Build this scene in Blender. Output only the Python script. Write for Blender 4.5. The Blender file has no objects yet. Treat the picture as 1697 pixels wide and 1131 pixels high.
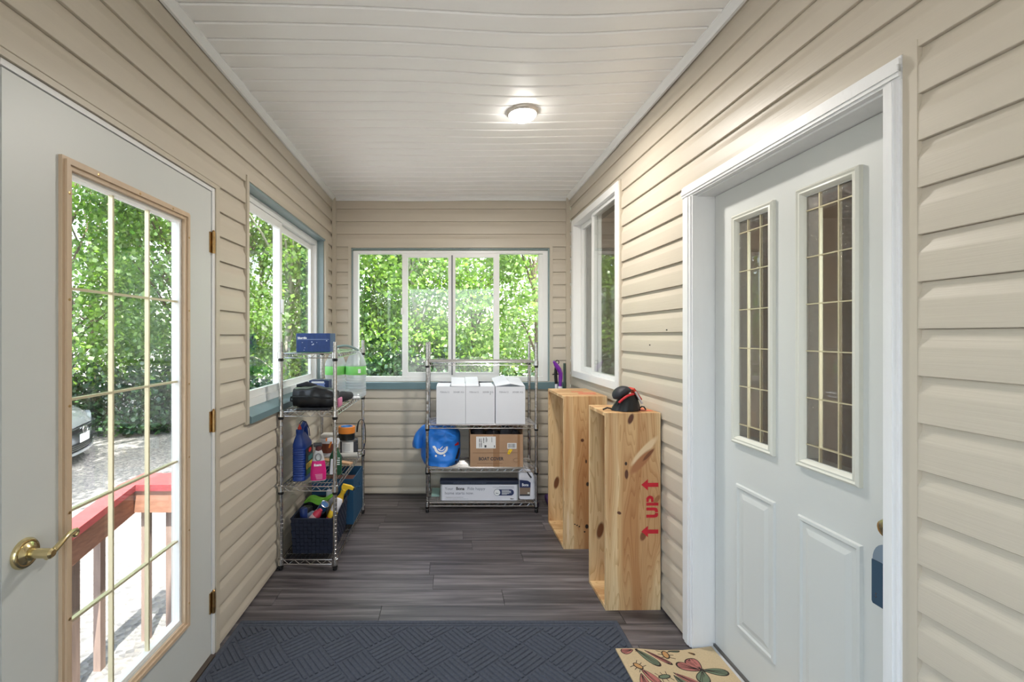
import bpy, bmesh, math, random
import numpy as np
from mathutils import Vector, Matrix, noise
random.seed(7)
S = bpy.context.scene
C = S.collection
PI = math.pi

# ------------------------------------------------------------------ camera, sky, sun, exposure
cam_data = bpy.data.cameras.new('camera')
cam = bpy.data.objects.new('camera', cam_data); C.objects.link(cam)
cam_data.sensor_width = 36; cam_data.sensor_fit = 'HORIZONTAL'
cam_data.lens = 754 / 1697 * 36
cam_data.shift_x = (848.5 - 747) / 1697
cam_data.shift_y = -9.5 / 1697
cam_data.clip_start = 0.02
cam.location = (0, 0, 1.415)
cam.rotation_euler = (PI / 2, 0, 0)
S.camera = cam

world = bpy.data.worlds.new('sky'); S.world = world
world.use_nodes = True
wn = world.node_tree.nodes; wl = world.node_tree.links
sky = wn.new('ShaderNodeTexSky'); sky.sky_type = 'NISHITA'
sky.sun_disc = False; sky.sun_elevation = math.radians(63); sky.sun_rotation = math.radians(55)
sky.air_density = 1.0; sky.dust_density = 3.0; sky.ozone_density = 1.0
bgn = wn['Background']; bgn.inputs['Strength'].default_value = 0.32
hsv = wn.new('ShaderNodeHueSaturation'); hsv.inputs['Saturation'].default_value = 0.5   # hazy, milky summer sky
wl.new(sky.outputs[0], hsv.inputs['Color']); wl.new(hsv.outputs[0], bgn.inputs['Color'])

sun_data = bpy.data.lights.new('sun', 'SUN'); sun_data.energy = 4.3; sun_data.angle = 0.009
sun_data.color = (1.0, 0.95, 0.87)
sun = bpy.data.objects.new('sun', sun_data); C.objects.link(sun)
sun.rotation_euler = Vector((0.12, -0.36, 0.92)).to_track_quat('Z', 'Y').to_euler()
sun.location = (0, 0, 20)

S.view_settings.view_transform = 'Standard'
S.view_settings.look = 'None'
S.view_settings.gamma = 1
S.view_settings.use_curve_mapping = False
S.view_settings.exposure = 2.03
LAMP = 11.0      # glow of the opal dome
LAMP_W = 6.0   # light it throws down

# ------------------------------------------------------------------ helpers
def lin(c):
    c = c / 255.0
    return c / 12.92 if c <= 0.04045 else ((c + 0.055) / 1.055) ** 2.4
def rgb(r, g, b): return (lin(r), lin(g), lin(b), 1.0)

def mat(name, col, rough=0.5, metal=0.0, var=0.0, vscale=(8, 8, 8), bump=0.0, bscale=(60, 60, 60), coord='pos', spec=0.5, emit=0.0, coat=0.0, rnd=0.0):
    m = bpy.data.materials.new(name); m.use_nodes = True
    n = m.node_tree.nodes; l = m.node_tree.links; p = n['Principled BSDF']
    p.inputs['Base Color'].default_value = col; p.inputs['Roughness'].default_value = rough
    p.inputs['Metallic'].default_value = metal; p.inputs['Specular IOR Level'].default_value = spec
    p.inputs['Coat Weight'].default_value = coat
    if emit:
        p.inputs['Emission Color'].default_value = col; p.inputs['Emission Strength'].default_value = emit
    if var or bump or rnd:
        if coord == 'pos': src = n.new('ShaderNodeNewGeometry').outputs['Position']
        else: src = n.new('ShaderNodeTexCoord').outputs['Object']
    if var or rnd:
        mp = n.new('ShaderNodeMapping'); mp.inputs['Scale'].default_value = vscale; l.new(src, mp.inputs['Vector'])
        nz = n.new('ShaderNodeTexNoise'); nz.inputs['Scale'].default_value = 1; nz.inputs['Detail'].default_value = 5
        l.new(mp.outputs[0], nz.inputs['Vector'])
        hs = n.new('ShaderNodeHueSaturation'); hs.inputs['Color'].default_value = col
        mr = n.new('ShaderNodeMapRange'); mr.inputs['From Min'].default_value = 0.25; mr.inputs['From Max'].default_value = 0.75
        mr.inputs['To Min'].default_value = 1 - var; mr.inputs['To Max'].default_value = 1 + var
        l.new(nz.outputs['Fac'], mr.inputs['Value'])
        out = mr.outputs[0]
        if rnd:
            oi = n.new('ShaderNodeObjectInfo')
            m2 = n.new('ShaderNodeMapRange'); m2.inputs['To Min'].default_value = 1 - rnd; m2.inputs['To Max'].default_value = 1 + rnd
            l.new(oi.outputs['Random'], m2.inputs['Value'])
            mu = n.new('ShaderNodeMath'); mu.operation = 'MULTIPLY'; l.new(out, mu.inputs[0]); l.new(m2.outputs[0], mu.inputs[1]); out = mu.outputs[0]
        l.new(out, hs.inputs['Value']); l.new(hs.outputs[0], p.inputs['Base Color'])
    if bump:
        mp = n.new('ShaderNodeMapping'); mp.inputs['Scale'].default_value = bscale; l.new(src, mp.inputs['Vector'])
        nz = n.new('ShaderNodeTexNoise'); nz.inputs['Scale'].default_value = 1; nz.inputs['Detail'].default_value = 4
        l.new(mp.outputs[0], nz.inputs['Vector'])
        b = n.new('ShaderNodeBump'); b.inputs['Strength'].default_value = bump; b.inputs['Distance'].default_value = 0.004
        l.new(nz.outputs['Fac'], b.inputs['Height']); l.new(b.outputs[0], p.inputs['Normal'])
    return m

def glass_mat(name, f0=0.045, tint=(1, 1, 1, 1), rough=0.0, milk=0.0, bump=0.0, bscale=40):
    """clear sheet: Schlick mix of a mirror and a see-through sheet, with an optional little haze of dust"""
    m = bpy.data.materials.new(name); m.use_nodes = True
    n = m.node_tree.nodes; l = m.node_tree.links; n.remove(n['Principled BSDF'])
    out = n['Material Output']
    tr = n.new('ShaderNodeBsdfTransparent'); tr.inputs['Color'].default_value = tint
    gl = n.new('ShaderNodeBsdfGlossy'); gl.inputs['Roughness'].default_value = rough
    ge = n.new('ShaderNodeNewGeometry')
    dt = n.new('ShaderNodeVectorMath'); dt.operation = 'DOT_PRODUCT'
    l.new(ge.outputs['Normal'], dt.inputs[0]); l.new(ge.outputs['Incoming'], dt.inputs[1])
    ab = n.new('ShaderNodeMath'); ab.operation = 'ABSOLUTE'; l.new(dt.outputs['Value'], ab.inputs[0])
    s1 = n.new('ShaderNodeMath'); s1.operation = 'SUBTRACT'; s1.inputs[0].default_value = 1; l.new(ab.outputs[0], s1.inputs[1])
    pw = n.new('ShaderNodeMath'); pw.operation = 'POWER'; pw.inputs[1].default_value = 5; l.new(s1.outputs[0], pw.inputs[0])
    ml = n.new('ShaderNodeMath'); ml.operation = 'MULTIPLY_ADD'; ml.inputs[1].default_value = 1 - f0; ml.inputs[2].default_value = f0
    l.new(pw.outputs[0], ml.inputs[0])
    mx = n.new('ShaderNodeMixShader'); l.new(ml.outputs[0], mx.inputs[0]); l.new(tr.outputs[0], mx.inputs[1]); l.new(gl.outputs[0], mx.inputs[2])
    last = mx
    if milk:
        df = n.new('ShaderNodeBsdfTranslucent'); df.inputs['Color'].default_value = (0.9, 0.93, 0.95, 1)
        d2 = n.new('ShaderNodeBsdfDiffuse'); d2.inputs['Color'].default_value = (0.9, 0.93, 0.95, 1)
        a = n.new('ShaderNodeMixShader'); a.inputs[0].default_value = 0.5; l.new(df.outputs[0], a.inputs[1]); l.new(d2.outputs[0], a.inputs[2])
        b = n.new('ShaderNodeMixShader'); b.inputs[0].default_value = milk; l.new(mx.outputs[0], b.inputs[1]); l.new(a.outputs[0], b.inputs[2]); last = b
    if bump:
        nz = n.new('ShaderNodeTexNoise'); nz.inputs['Scale'].default_value = bscale; nz.inputs['Detail'].default_value = 3
        l.new(ge.outputs['Position'], nz.inputs['Vector'])
        bp = n.new('ShaderNodeBump'); bp.inputs['Strength'].default_value = bump; bp.inputs['Distance'].default_value = 0.01
        l.new(nz.outputs['Fac'], bp.inputs['Height']); l.new(bp.outputs[0], gl.inputs['Normal'])
    l.new(last.outputs[0], out.inputs['Surface'])
    return m

class MB:
    def __init__(s, M=None):
        s.v = []; s.f = []; s.m = []; s.M = M
    def add(s, vs, fs, mi=0):
        b = len(s.v)
        s.v += [tuple(v) for v in vs]; s.f += [tuple(i + b for i in f) for f in fs]; s.m += [mi] * len(fs)
        return s
    def box(s, x0, x1, y0, y1, z0, z1, mi=0):
        vs = [(x, y, z) for z in (z0, z1) for y in (y0, y1) for x in (x0, x1)]
        return s.add(vs, [(0, 2, 3, 1), (4, 5, 7, 6), (0, 1, 5, 4), (2, 6, 7, 3), (0, 4, 6, 2), (1, 3, 7, 5)], mi)
    def rbox(s, x0, x1, y0, y1, z0, z1, r=0.004, seg=2, mi=0):
        bm = bmesh.new(); bmesh.ops.create_cube(bm, size=1)
        for v in bm.verts:
            v.co = Vector(((x0 + x1) / 2 + v.co.x * (x1 - x0), (y0 + y1) / 2 + v.co.y * (y1 - y0), (z0 + z1) / 2 + v.co.z * (z1 - z0)))
        bmesh.ops.bevel(bm, geom=list(bm.edges), offset=r, segments=seg, affect='EDGES', profile=0.5)
        bm.verts.index_update()
        s.add([v.co[:] for v in bm.verts], [[v.index for v in f.verts] for f in bm.faces], mi); bm.free()
        return s
    def loft(s, rings, mi=0, caps=True, closed=True):
        b = []; n = len(rings[0])
        for r in rings: b += list(r)
        fs = []
        for i in range(len(rings) - 1):
            for j in range(n if closed else n - 1):
                k = (j + 1) % n
                fs.append((i * n + j, i * n + k, (i + 1) * n + k, (i + 1) * n + j))
        if caps:
            fs.append(tuple(range(n - 1, -1, -1))); fs.append(tuple((len(rings) - 1) * n + j for j in range(n)))
        return s.add(b, fs, mi)
    def lathe(s, prof, c=(0, 0, 0), seg=24, R=None, mi=0, caps=True, sx=1, sy=1):
        rings = []
        for r, z in prof:
            ring = []
            for j in range(seg):
                a = 2 * PI * j / seg
                p = Vector((r * sx * math.cos(a), r * sy * math.sin(a), z))
                if R is not None: p = R @ p
                ring.append(p + Vector(c))
            rings.append(ring)
        return s.loft(rings, mi, caps)
    def tube(s, pts, r, seg=8, mi=0, caps=True):
        pts = [Vector(p) for p in pts]; rings = []; up = None
        for i, p in enumerate(pts):
            d = (pts[min(i + 1, len(pts) - 1)] - pts[max(i - 1, 0)]).normalized()
            if up is None:
                up = Vector((0, 0, 1)) if abs(d.z) < 0.9 else Vector((1, 0, 0))
            a = d.cross(up).normalized(); b2 = a.cross(d).normalized(); up = b2
            rr = r[i] if isinstance(r, (list, tuple)) else r
            rings.append([p + a * rr * math.cos(2 * PI * j / seg) + b2 * rr * math.sin(2 * PI * j / seg) for j in range(seg)])
        return s.loft(rings, mi, caps)
    def prism(s, poly, h0, h1, axis='z', mi=0):
        """poly in 2-D extruded; axis 'z': (x,y), 'y': (x,z), 'x': (y,z)"""
        def P(a, b, h):
            return {'z': (a, b, h), 'y': (a, h, b), 'x': (h, a, b)}[axis]
        n = len(poly); area = sum(poly[i][0] * poly[(i + 1) % n][1] - poly[(i + 1) % n][0] * poly[i][1] for i in range(n))
        if (area < 0) != (axis == 'y'): poly = poly[::-1]
        return s.loft([[P(a, b, h0) for a, b in poly], [P(a, b, h1) for a, b in poly]], mi)
    def build(s, name, mats, parent=None, smooth=None, kind=None, loc=None):
        me = bpy.data.meshes.new(name)
        vs = s.v; fs = s.f
        if s.M is not None:
            vs = [tuple(s.M @ Vector(v)) for v in vs]
            if s.M.to_3x3().determinant() < 0: fs = [f[::-1] for f in fs]
        me.from_pydata(vs, [], fs)
        if not isinstance(mats, (list, tuple)): mats = [mats]
        for m in mats: me.materials.append(m)
        if len(mats) > 1: me.polygons.foreach_set('material_index', s.m)
        if smooth:
            me.polygons.foreach_set('use_smooth', [True] * len(me.polygons)); me.set_sharp_from_angle(angle=math.radians(smooth))
        me.update()
        o = bpy.data.objects.new(name, me); C.objects.link(o)
        if parent: o.parent = parent
        if kind: o['kind'] = kind
        if loc: o.location = loc
        return o

def tag(o, label, cat, group=None, kind=None):
    o['label'] = label; o['category'] = cat
    if group: o['group'] = group
    if kind: o['kind'] = kind
    return o
def thing(name, label, cat, loc=(0, 0, 0), rz=0, group=None):
    o = bpy.data.objects.new(name, None); C.objects.link(o); o.empty_display_size = 0.05
    o.location = loc; o.rotation_euler = (0, 0, rz)
    return tag(o, label, cat, group)
def struct(o):
    o['kind'] = 'structure'; return o
def empty_struct(name):
    o = bpy.data.objects.new(name, None); C.objects.link(o); o.empty_display_size = 0.05; o['kind'] = 'structure'; return o
def dup(o, parent=None):
    c = o.copy(); C.objects.link(c)
    if parent: c.parent = parent
    for ch in list(o.children): dup(ch, c)
    return c
def text(name, s, size, M, m, parent=None, bold=0.0, align='LEFT', sx=1.0):
    cu = bpy.data.curves.new('lettering', 'FONT'); cu.body = s; cu.size = size; cu.offset = bold; cu.align_x = align; cu.resolution_u = 3
    o = bpy.data.objects.new('lettering', cu); C.objects.link(o)
    bpy.context.view_layer.update()
    me = bpy.data.meshes.new_from_object(o.evaluated_get(bpy.context.evaluated_depsgraph_get()))
    bpy.data.objects.remove(o); bpy.data.curves.remove(cu)
    me.transform(M @ Matrix.Diagonal((sx, 1, 1, 1))); me.materials.clear(); me.materials.append(m); me.name = name
    t = bpy.data.objects.new(name, me); C.objects.link(t)
    if parent: t.parent = parent
    return t
def axes(o, x, y):
    """matrix placing the XY plane of flat lettering: origin, right and up directions"""
    x = Vector(x).normalized(); y = Vector(y).normalized(); z = x.cross(y)
    M = Matrix((x, y, z)).transposed().to_4x4(); M.translation = Vector(o); return M
FRONT = lambda o: axes(o, (1, 0, 0), (0, 0, 1))     # reads from the camera side (faces -Y)

# ------------------------------------------------------------------ materials
M = {}
M['siding'] = mat('beige vinyl siding', rgb(196, 186, 170), 0.42, var=0.03, vscale=(2, 2, 30), bump=0.12, bscale=(6, 6, 260))
M['beige'] = mat('beige vinyl trim', rgb(194, 184, 167), 0.4)
M['backing'] = mat('wall board behind the siding', rgb(120, 112, 98), 0.8)
M['soffit'] = mat('white vinyl soffit', rgb(250, 249, 247), 0.36, var=0.015, vscale=(2, 20, 2), bump=0.04, bscale=(20, 90, 20))
M['white'] = mat('white vinyl', rgb(236, 236, 234), 0.35)
M['door'] = mat('off-white painted steel door', rgb(208, 210, 207), 0.4, var=0.012, vscale=(5, 5, 5), bump=0.03, bscale=(30, 30, 200))
M['casing'] = mat('white painted wood', rgb(230, 230, 230), 0.4, var=0.02, vscale=(30, 30, 6), bump=0.12, bscale=(150, 150, 12))
M['cream'] = mat('cream plastic lite frame', rgb(218, 217, 206), 0.4)
M['tan'] = mat('tan wooden lite frame', rgb(205, 180, 152), 0.45, var=0.06, vscale=(40, 40, 3))
M['teal'] = mat('slate teal painted sill', rgb(104, 130, 136), 0.4, var=0.04, vscale=(8, 8, 8))
M['reveal'] = mat('grey teal painted reveal', rgb(134, 152, 154), 0.4)
M['dark'] = mat('black rubber gasket', rgb(30, 30, 30), 0.7)
M['glass'] = glass_mat('window glass', 0.07, (0.95, 0.97, 0.96, 1))
M['glass_dull'] = glass_mat('textured leaded glass', 0.05, (0.6, 0.58, 0.55, 1), 0.1, 0.03, 1.0, 60)
M['brass'] = mat('polished brass', rgb(214, 198, 152), 0.2, 1.0)
M['came'] = mat('brass came', rgb(214, 204, 172), 0.3, 0.35)
M['oldbrass'] = mat('aged brass hinge', rgb(182, 150, 104), 0.3, 1.0, var=0.25, vscale=(60, 60, 60))
M['chrome'] = mat('chrome wire', rgb(214, 214, 216), 0.18, 1.0)
M['post'] = mat('chrome post', rgb(196, 194, 192), 0.24, 1.0, var=0.12, vscale=(30, 30, 90))
M['black'] = mat('black plastic', rgb(22, 22, 24), 0.45)
M['blackfab'] = mat('black fabric', rgb(34, 35, 40), 0.85, bump=0.3, bscale=(300, 300, 300))
M['vinyl'] = mat('black vinyl', rgb(24, 24, 27), 0.32)

def floor_mat():
    m = bpy.data.materials.new('dark grey brown vinyl plank'); m.use_nodes = True
    n = m.node_tree.nodes; l = m.node_tree.links; p = n['Principled BSDF']
    ge = n.new('ShaderNodeNewGeometry'); oi = n.new('ShaderNodeObjectInfo')
    off = n.new('ShaderNodeVectorMath'); off.operation = 'MULTIPLY_ADD'
    cb = n.new('ShaderNodeCombineXYZ'); l.new(oi.outputs['Random'], cb.inputs[0]); l.new(oi.outputs['Random'], cb.inputs[1])
    off.inputs[1].default_value = (40, 13, 0); l.new(cb.outputs[0], off.inputs[0]); l.new(ge.outputs['Position'], off.inputs[2])
    cols = []
    for sc, det in (((1.3, 26, 1), 8), ((5, 150, 1), 4)):
        mp = n.new('ShaderNodeMapping'); mp.inputs['Scale'].default_value = sc; l.new(off.outputs[0], mp.inputs[0])
        nz = n.new('ShaderNodeTexNoise'); nz.inputs['Scale'].default_value = 1; nz.inputs['Detail'].default_value = det; nz.inputs['Distortion'].default_value = 0.6
        l.new(mp.outputs[0], nz.inputs['Vector']); cols.append(nz)
    mx = n.new('ShaderNodeMath'); mx.operation = 'MULTIPLY_ADD'; mx.inputs[1].default_value = 0.35
    l.new(cols[1].outputs['Fac'], mx.inputs[0]); l.new(cols[0].outputs['Fac'], mx.inputs[2])
    rr = n.new('ShaderNodeMath'); rr.operation = 'MULTIPLY_ADD'; rr.inputs[1].default_value = 0.13; l.new(oi.outputs['Random'], rr.inputs[0]); l.new(mx.outputs[0], rr.inputs[2])
    rp = n.new('ShaderNodeValToRGB'); e = rp.color_ramp.elements
    e[0].position = 0.48; e[0].color = rgb(48, 45, 48); e[1].position = 1.0; e[1].color = rgb(132, 126, 128)
    a = rp.color_ramp.elements.new(0.7); a.color = rgb(82, 77, 79)
    l.new(rr.outputs[0], rp.inputs[0]); l.new(rp.outputs[0], p.inputs['Base Color'])
    p.inputs['Roughness'].default_value = 0.42
    b = n.new('ShaderNodeBump'); b.inputs['Strength'].default_value = 0.15; b.inputs['Distance'].default_value = 0.002
    l.new(cols[1].outputs['Fac'], b.inputs['Height']); l.new(b.outputs[0], p.inputs['Normal'])
    return m
M['floor'] = floor_mat()

def pine_mat(name, axis_z=True, knots=(), base=(228, 198, 152), dark=(196, 150, 102), heart=None):
    m = bpy.data.materials.new(name); m.use_nodes = True
    n = m.node_tree.nodes; l = m.node_tree.links; p = n['Principled BSDF']
    tc = n.new('ShaderNodeTexCoord'); src = tc.outputs['Object']
    mp = n.new('ShaderNodeMapping'); mp.inputs['Scale'].default_value = (1, 1, 0.1) if axis_z else (0.25, 1, 1); l.new(src, mp.inputs[0])
    n1 = n.new('ShaderNodeTexNoise'); n1.inputs['Scale'].default_value = 9; n1.inputs['Detail'].default_value = 2; n1.inputs['Distortion'].default_value = 0.3; l.new(mp.outputs[0], n1.inputs['Vector'])
    r1 = n.new('ShaderNodeValToRGB'); r1.color_ramp.elements[0].position = 0.43; r1.color_ramp.elements[1].position = 0.56
    r1.color_ramp.elements[0].color = rgb(*base); r1.color_ramp.elements[1].color = rgb(*[int(x * 0.9 + y * 0.1) for x, y in zip(dark, base)])
    l.new(n1.outputs['Fac'], r1.inputs[0])
    # growth rings: contour lines of the same slow noise
    mu = n.new('ShaderNodeMath'); mu.operation = 'MULTIPLY'; mu.inputs[1].default_value = 30; l.new(n1.outputs['Fac'], mu.inputs[0])
    fr = n.new('ShaderNodeMath'); fr.operation = 'FRACT'; l.new(mu.outputs[0], fr.inputs[0])
    r2 = n.new('ShaderNodeValToRGB'); r2.color_ramp.elements[0].position = 0.0; r2.color_ramp.elements[0].color = (1, 1, 1, 1)
    r2.color_ramp.elements[1].position = 1.0; r2.color_ramp.elements[1].color = (0.74, 0.62, 0.5, 1); q = r2.color_ramp.elements.new(0.55); q.color = (1, 1, 1, 1)
    l.new(fr.outputs[0], r2.inputs[0])
    mm = n.new('ShaderNodeMix'); mm.data_type = 'RGBA'; mm.blend_type = 'MULTIPLY'; mm.inputs[0].default_value = 0.75
    l.new(r1.outputs[0], mm.inputs[6]); l.new(r2.outputs[0], mm.inputs[7])
    fin = n.new('ShaderNodeTexNoise'); fin.inputs['Scale'].default_value = 1; fin.inputs['Detail'].default_value = 3
    mp2 = n.new('ShaderNodeMapping'); mp2.inputs['Scale'].default_value = (160, 160, 5) if axis_z else (5, 160, 160); l.new(src, mp2.inputs[0]); l.new(mp2.outputs[0], fin.inputs['Vector'])
    r3 = n.new('ShaderNodeMapRange'); r3.inputs['To Min'].default_value = 0.9; r3.inputs['To Max'].default_value = 1.08; l.new(fin.outputs['Fac'], r3.inputs['Value'])
    hs = n.new('ShaderNodeHueSaturation'); l.new(mm.outputs[2], hs.inputs['Color']); l.new(r3.outputs[0], hs.inputs['Value'])
    col = hs.outputs[0]
    if heart:
        sp = n.new('ShaderNodeSeparateXYZ'); l.new(src, sp.inputs[0])
        nw = n.new('ShaderNodeTexNoise'); nw.inputs['Scale'].default_value = 2.2; nw.inputs['Detail'].default_value = 1; l.new(src, nw.inputs['Vector'])
        ad = n.new('ShaderNodeMath'); ad.operation = 'MULTIPLY_ADD'; ad.inputs[1].default_value = 0.09; l.new(nw.outputs['Fac'], ad.inputs[0]); l.new(sp.outputs[0], ad.inputs[2])
        sb = n.new('ShaderNodeMath'); sb.operation = 'SUBTRACT'; sb.inputs[1].default_value = heart[0] + 0.045; l.new(ad.outputs[0], sb.inputs[0])
        ab = n.new('ShaderNodeMath'); ab.operation = 'ABSOLUTE'; l.new(sb.outputs[0], ab.inputs[0])
        mr = n.new('ShaderNodeMapRange'); mr.inputs['From Min'].default_value = heart[1]; mr.inputs['From Max'].default_value = heart[1] + 0.006; mr.inputs['To Min'].default_value = 0.5; mr.inputs['To Max'].default_value = 0.0; l.new(ab.outputs[0], mr.inputs['Value'])
        hm = n.new('ShaderNodeMix'); hm.data_type = 'RGBA'; hm.blend_type = 'MULTIPLY'; l.new(mr.outputs[0], hm.inputs[0]); l.new(col, hm.inputs[6]); hm.inputs[7].default_value = rgb(222, 184, 142); col = hm.outputs[2]
    for (kx, kz, rx, rz, ang, kc) in knots:
        k = n.new('ShaderNodeMapping'); k.vector_type = 'TEXTURE'; k.inputs['Location'].default_value = (kx, 0, kz); k.inputs['Rotation'].default_value = (0, ang, 0); k.inputs['Scale'].default_value = (rx, 1000, rz)
        l.new(src, k.inputs[0])
        ln = n.new('ShaderNodeVectorMath'); ln.operation = 'LENGTH'; l.new(k.outputs[0], ln.inputs[0])
        rr = n.new('ShaderNodeMapRange'); rr.inputs['From Min'].default_value = 0.75; rr.inputs['From Max'].default_value = 1.1; rr.inputs['To Min'].default_value = 1; rr.inputs['To Max'].default_value = 0
        l.new(ln.outputs['Value'], rr.inputs['Value'])
        x = n.new('ShaderNodeMix'); x.data_type = 'RGBA'; l.new(rr.outputs[0], x.inputs[0]); l.new(col, x.inputs[6]); x.inputs[7].default_value = rgb(*kc); col = x.outputs[2]
    l.new(col, p.inputs['Base Color']); p.inputs['Roughness'].default_value = 0.55
    return m
# ------------------------------------------------------------------ room frames: u along the wall, o towards the room, z up
def frame(origin, u, nrm):
    m = Matrix((Vector(u), Vector(nrm), Vector((0, 0, 1)))).transposed().to_4x4(); m.translation = Vector(origin); return m
FL = frame((-1.064, 0, 0), (0, 1, 0), (1, 0, 0))
FB = frame((0, 4.054, 0), (1, 0, 0), (0, -1, 0))
th = 0.02
ud = Vector((-math.sin(th), math.cos(th), 0)); nd = Vector((-math.cos(th), -math.sin(th), 0))
FR = frame(Vector((1.069, 4.04, 0)) - ud * 4.04, ud, nd)
FN = frame((0, -2.0, 0), (1, 0, 0), (0, 1, 0))
def wall_rx(y): return 1.069 + (4.04 - y) * math.tan(th)
H = 2.642
def zc(x, y):
    f = min(max((4.04 - y) / 2.3, 0), 1.25)
    base = H + f * (0.013 + 0.045 * (x + 1.05) / 2.15)
    sag = 0.042 * math.exp(-((x - 0.35) / 0.55) ** 2 - ((y - 1.75) / 0.75) ** 2)
    return base - sag - 0.004 * math.sin(x * 4.1 + y * 2.3) * math.sin((x + 1.05) * PI / 2.15)

def wall_mesh(name, F, u0, u1, z0, z1, t, ops, m):
    us = sorted({u0, u1} | {o[0] for o in ops} | {o[1] for o in ops}); zs = sorted({z0, z1} | {o[2] for o in ops} | {o[3] for o in ops})
    us = [u for u in us if u0 <= u <= u1]; zs = [z for z in zs if z0 <= z <= z1]
    mb = MB(F)
    for i in range(len(us) - 1):
        for j in range(len(zs) - 1):
            cu = (us[i] + us[i + 1]) / 2; cz = (zs[j] + zs[j + 1]) / 2
            if any(o[0] < cu < o[1] and o[2] < cz < o[3] for o in ops): continue
            mb.box(us[i], us[i + 1], -t, 0, zs[j], zs[j + 1])
    return struct(mb.build(name, m))

PITCH = 0.112
PROF = [(0.006, 0.0), (0.0155, 0.0), (0.0168, 0.0015), (0.0164, 0.066), (0.0152, 0.072), (0.0075, 0.090), (0.006, 0.098), (0.0055, PITCH - 0.001)]
def clip_prof(z0, z1):
    out = []
    P = PROF
    for i, (o, z) in enumerate(P):
        if z0 - 1e-9 <= z <= z1 + 1e-9: out.append((o, z))
        if i + 1 < len(P):
            o2, w = P[i + 1]
            for zz in (z0, z1):
                if z < zz < w: out.append((o + (o2 - o) * (zz - z) / (w - z), zz))
    return out
def siding(parent, F, u0, u1, ztop, ops, zref=1.418, gap=0.0, m=None):
    for k in range(-13, 12):
        zb = zref + PITCH * k
        lo = max(0, 0.012 - zb); hi = min(PITCH, ztop - zb)
        if hi - lo < 0.004: continue
        cuts = sorted({u0, u1} | {c for o in ops for c in o[:2] if u0 < c < u1})
        segs = []
        for a, b in zip(cuts[:-1], cuts[1:]):
            rng = [(lo, hi)]
            for (oa, ob, za, zz) in ops:
                if oa < (a + b) / 2 < ob:
                    new = []
                    for (p, q) in rng:
                        A = za - zb; B = zz - zb
                        if B <= p or A >= q: new.append((p, q)); continue
                        if A - p > 0.004: new.append((p, A))
                        if q - B > 0.004: new.append((B, q))
                    rng = new
            for r in rng:
                if segs and segs[-1][1] == a and abs(segs[-1][2] - r[0]) < 1e-6 and abs(segs[-1][3] - r[1]) < 1e-6: segs[-1][1] = b
                else: segs.append([a, b, r[0], r[1]])
        for a, b, p, q in segs:
            pr = clip_prof(p, q)
            if len(pr) < 2: continue
            mb = MB(F)
            mb.loft([[(a, o, zb + z) for o, z in pr] + [(a, 0.001, zb + pr[-1][1]), (a, 0.001, zb + pr[0][1])],
                     [(b, o, zb + z) for o, z in pr] + [(b, 0.001, zb + pr[-1][1]), (b, 0.001, zb + pr[0][1])]])
            mb.build('siding_plank', m or M['siding'], parent, smooth=14)

# openings (u0, u1, z0, z1) cut in the siding, and the holes in the wall behind
L_DOOR = (0.955, 2.058, 0.0, 2.088); L_WIN = (2.322, 3.888, 0.957, 2.238); L_ADDED = (-1.8, 0.76, 0.5, 2.42)
B_WIN = (-0.911, 0.906, 0.938, 2.212)
R_WIN = (2.868, 3.915, 1.062, 2.398); R_DOOR = (1.083, 2.13, 0.0, 2.108)
N_ADDED = (-0.98, 1.1, 0.06, 2.5)
wl_ = wall_mesh('wall_left', FL, -2.1, 4.16, -0.42, 2.85, 0.115, [(0.985, 2.03, 0.0, 2.066), (2.35, 3.845, 0.985, 2.215), (-1.77, 0.73, 0.53, 2.39)], M['backing'])
wb_ = wall_mesh('wall_back', FB, -1.06, 1.06, -0.42, 2.85, 0.115, [(-0.885, 0.885, 0.99, 2.19)], M['backing'])
wr_ = wall_mesh('wall_right', FR, -2.1, 4.05, -0.42, 2.85, 0.17, [(1.142, 2.075, 0.0, 2.075), (2.90, 3.89, 1.09, 2.37)], M['backing'])
wn_ = wall_mesh('wall_near', FN, -1.06, 1.18, -0.42, 2.85, 0.11, [(-0.95, 1.07, 0.09, 2.47)], M['backing'])
siding(wl_, FL, -1.99, 4.03, 2.72, [L_DOOR, L_WIN, L_ADDED])
siding(wb_, FB, -1.045, 1.05, 2.66, [B_WIN])
siding(wr_, FR, -1.99, 4.03, 2.76, [R_WIN, R_DOOR], zref=1.43)
siding(wn_, FN, -1.04, 1.17, 2.74, [N_ADDED])
for u, z in ((2.29, 1.442), (2.477, 1.362)): MB(FR).box(u - 0.006, u + 0.006, 0.014, 0.0178, z - 0.003, z + 0.003).build('nail_hole', M['dark'], wr_)
# corner posts and ceiling cove
struct(MB(FB).box(-1.05, -1.016, 0.0, 0.034, 0.01, H - 0.003).build('trim_1', M['beige']))
struct(MB(FB).box(1.021, 1.056, 0.0, 0.034, 0.01, H - 0.003).build('trim_2', M['beige']))
def cove(name, pts):
    mb = MB(); rings = []
    for (x, y, nx, ny) in pts:
        z = zc(x, y) + 0.002
        pr = [(0.0, 0.0), (0.034, 0.0), (0.034, -0.008), (0.024, -0.014), (0.014, -0.024), (0.012, -0.036), (0.0, -0.036)]
        rings.append([(x + nx * a, y + ny * a, z + b) for a, b in pr])
    mb.loft(rings); return struct(mb.build(name, M['white'], smooth=20))
cove('trim_3', [(-1.05, y, 1, 0) for y in np.linspace(-1.98, 4.04, 40)])
cove('trim_4', [(wall_rx(y) - 0.015, y, -1, 0) for y in np.linspace(-1.98, 4.04, 40)])
cove('trim_5', [(x, 4.04, 0, -1) for x in np.linspace(-1.016, 1.021, 20)])

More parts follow.
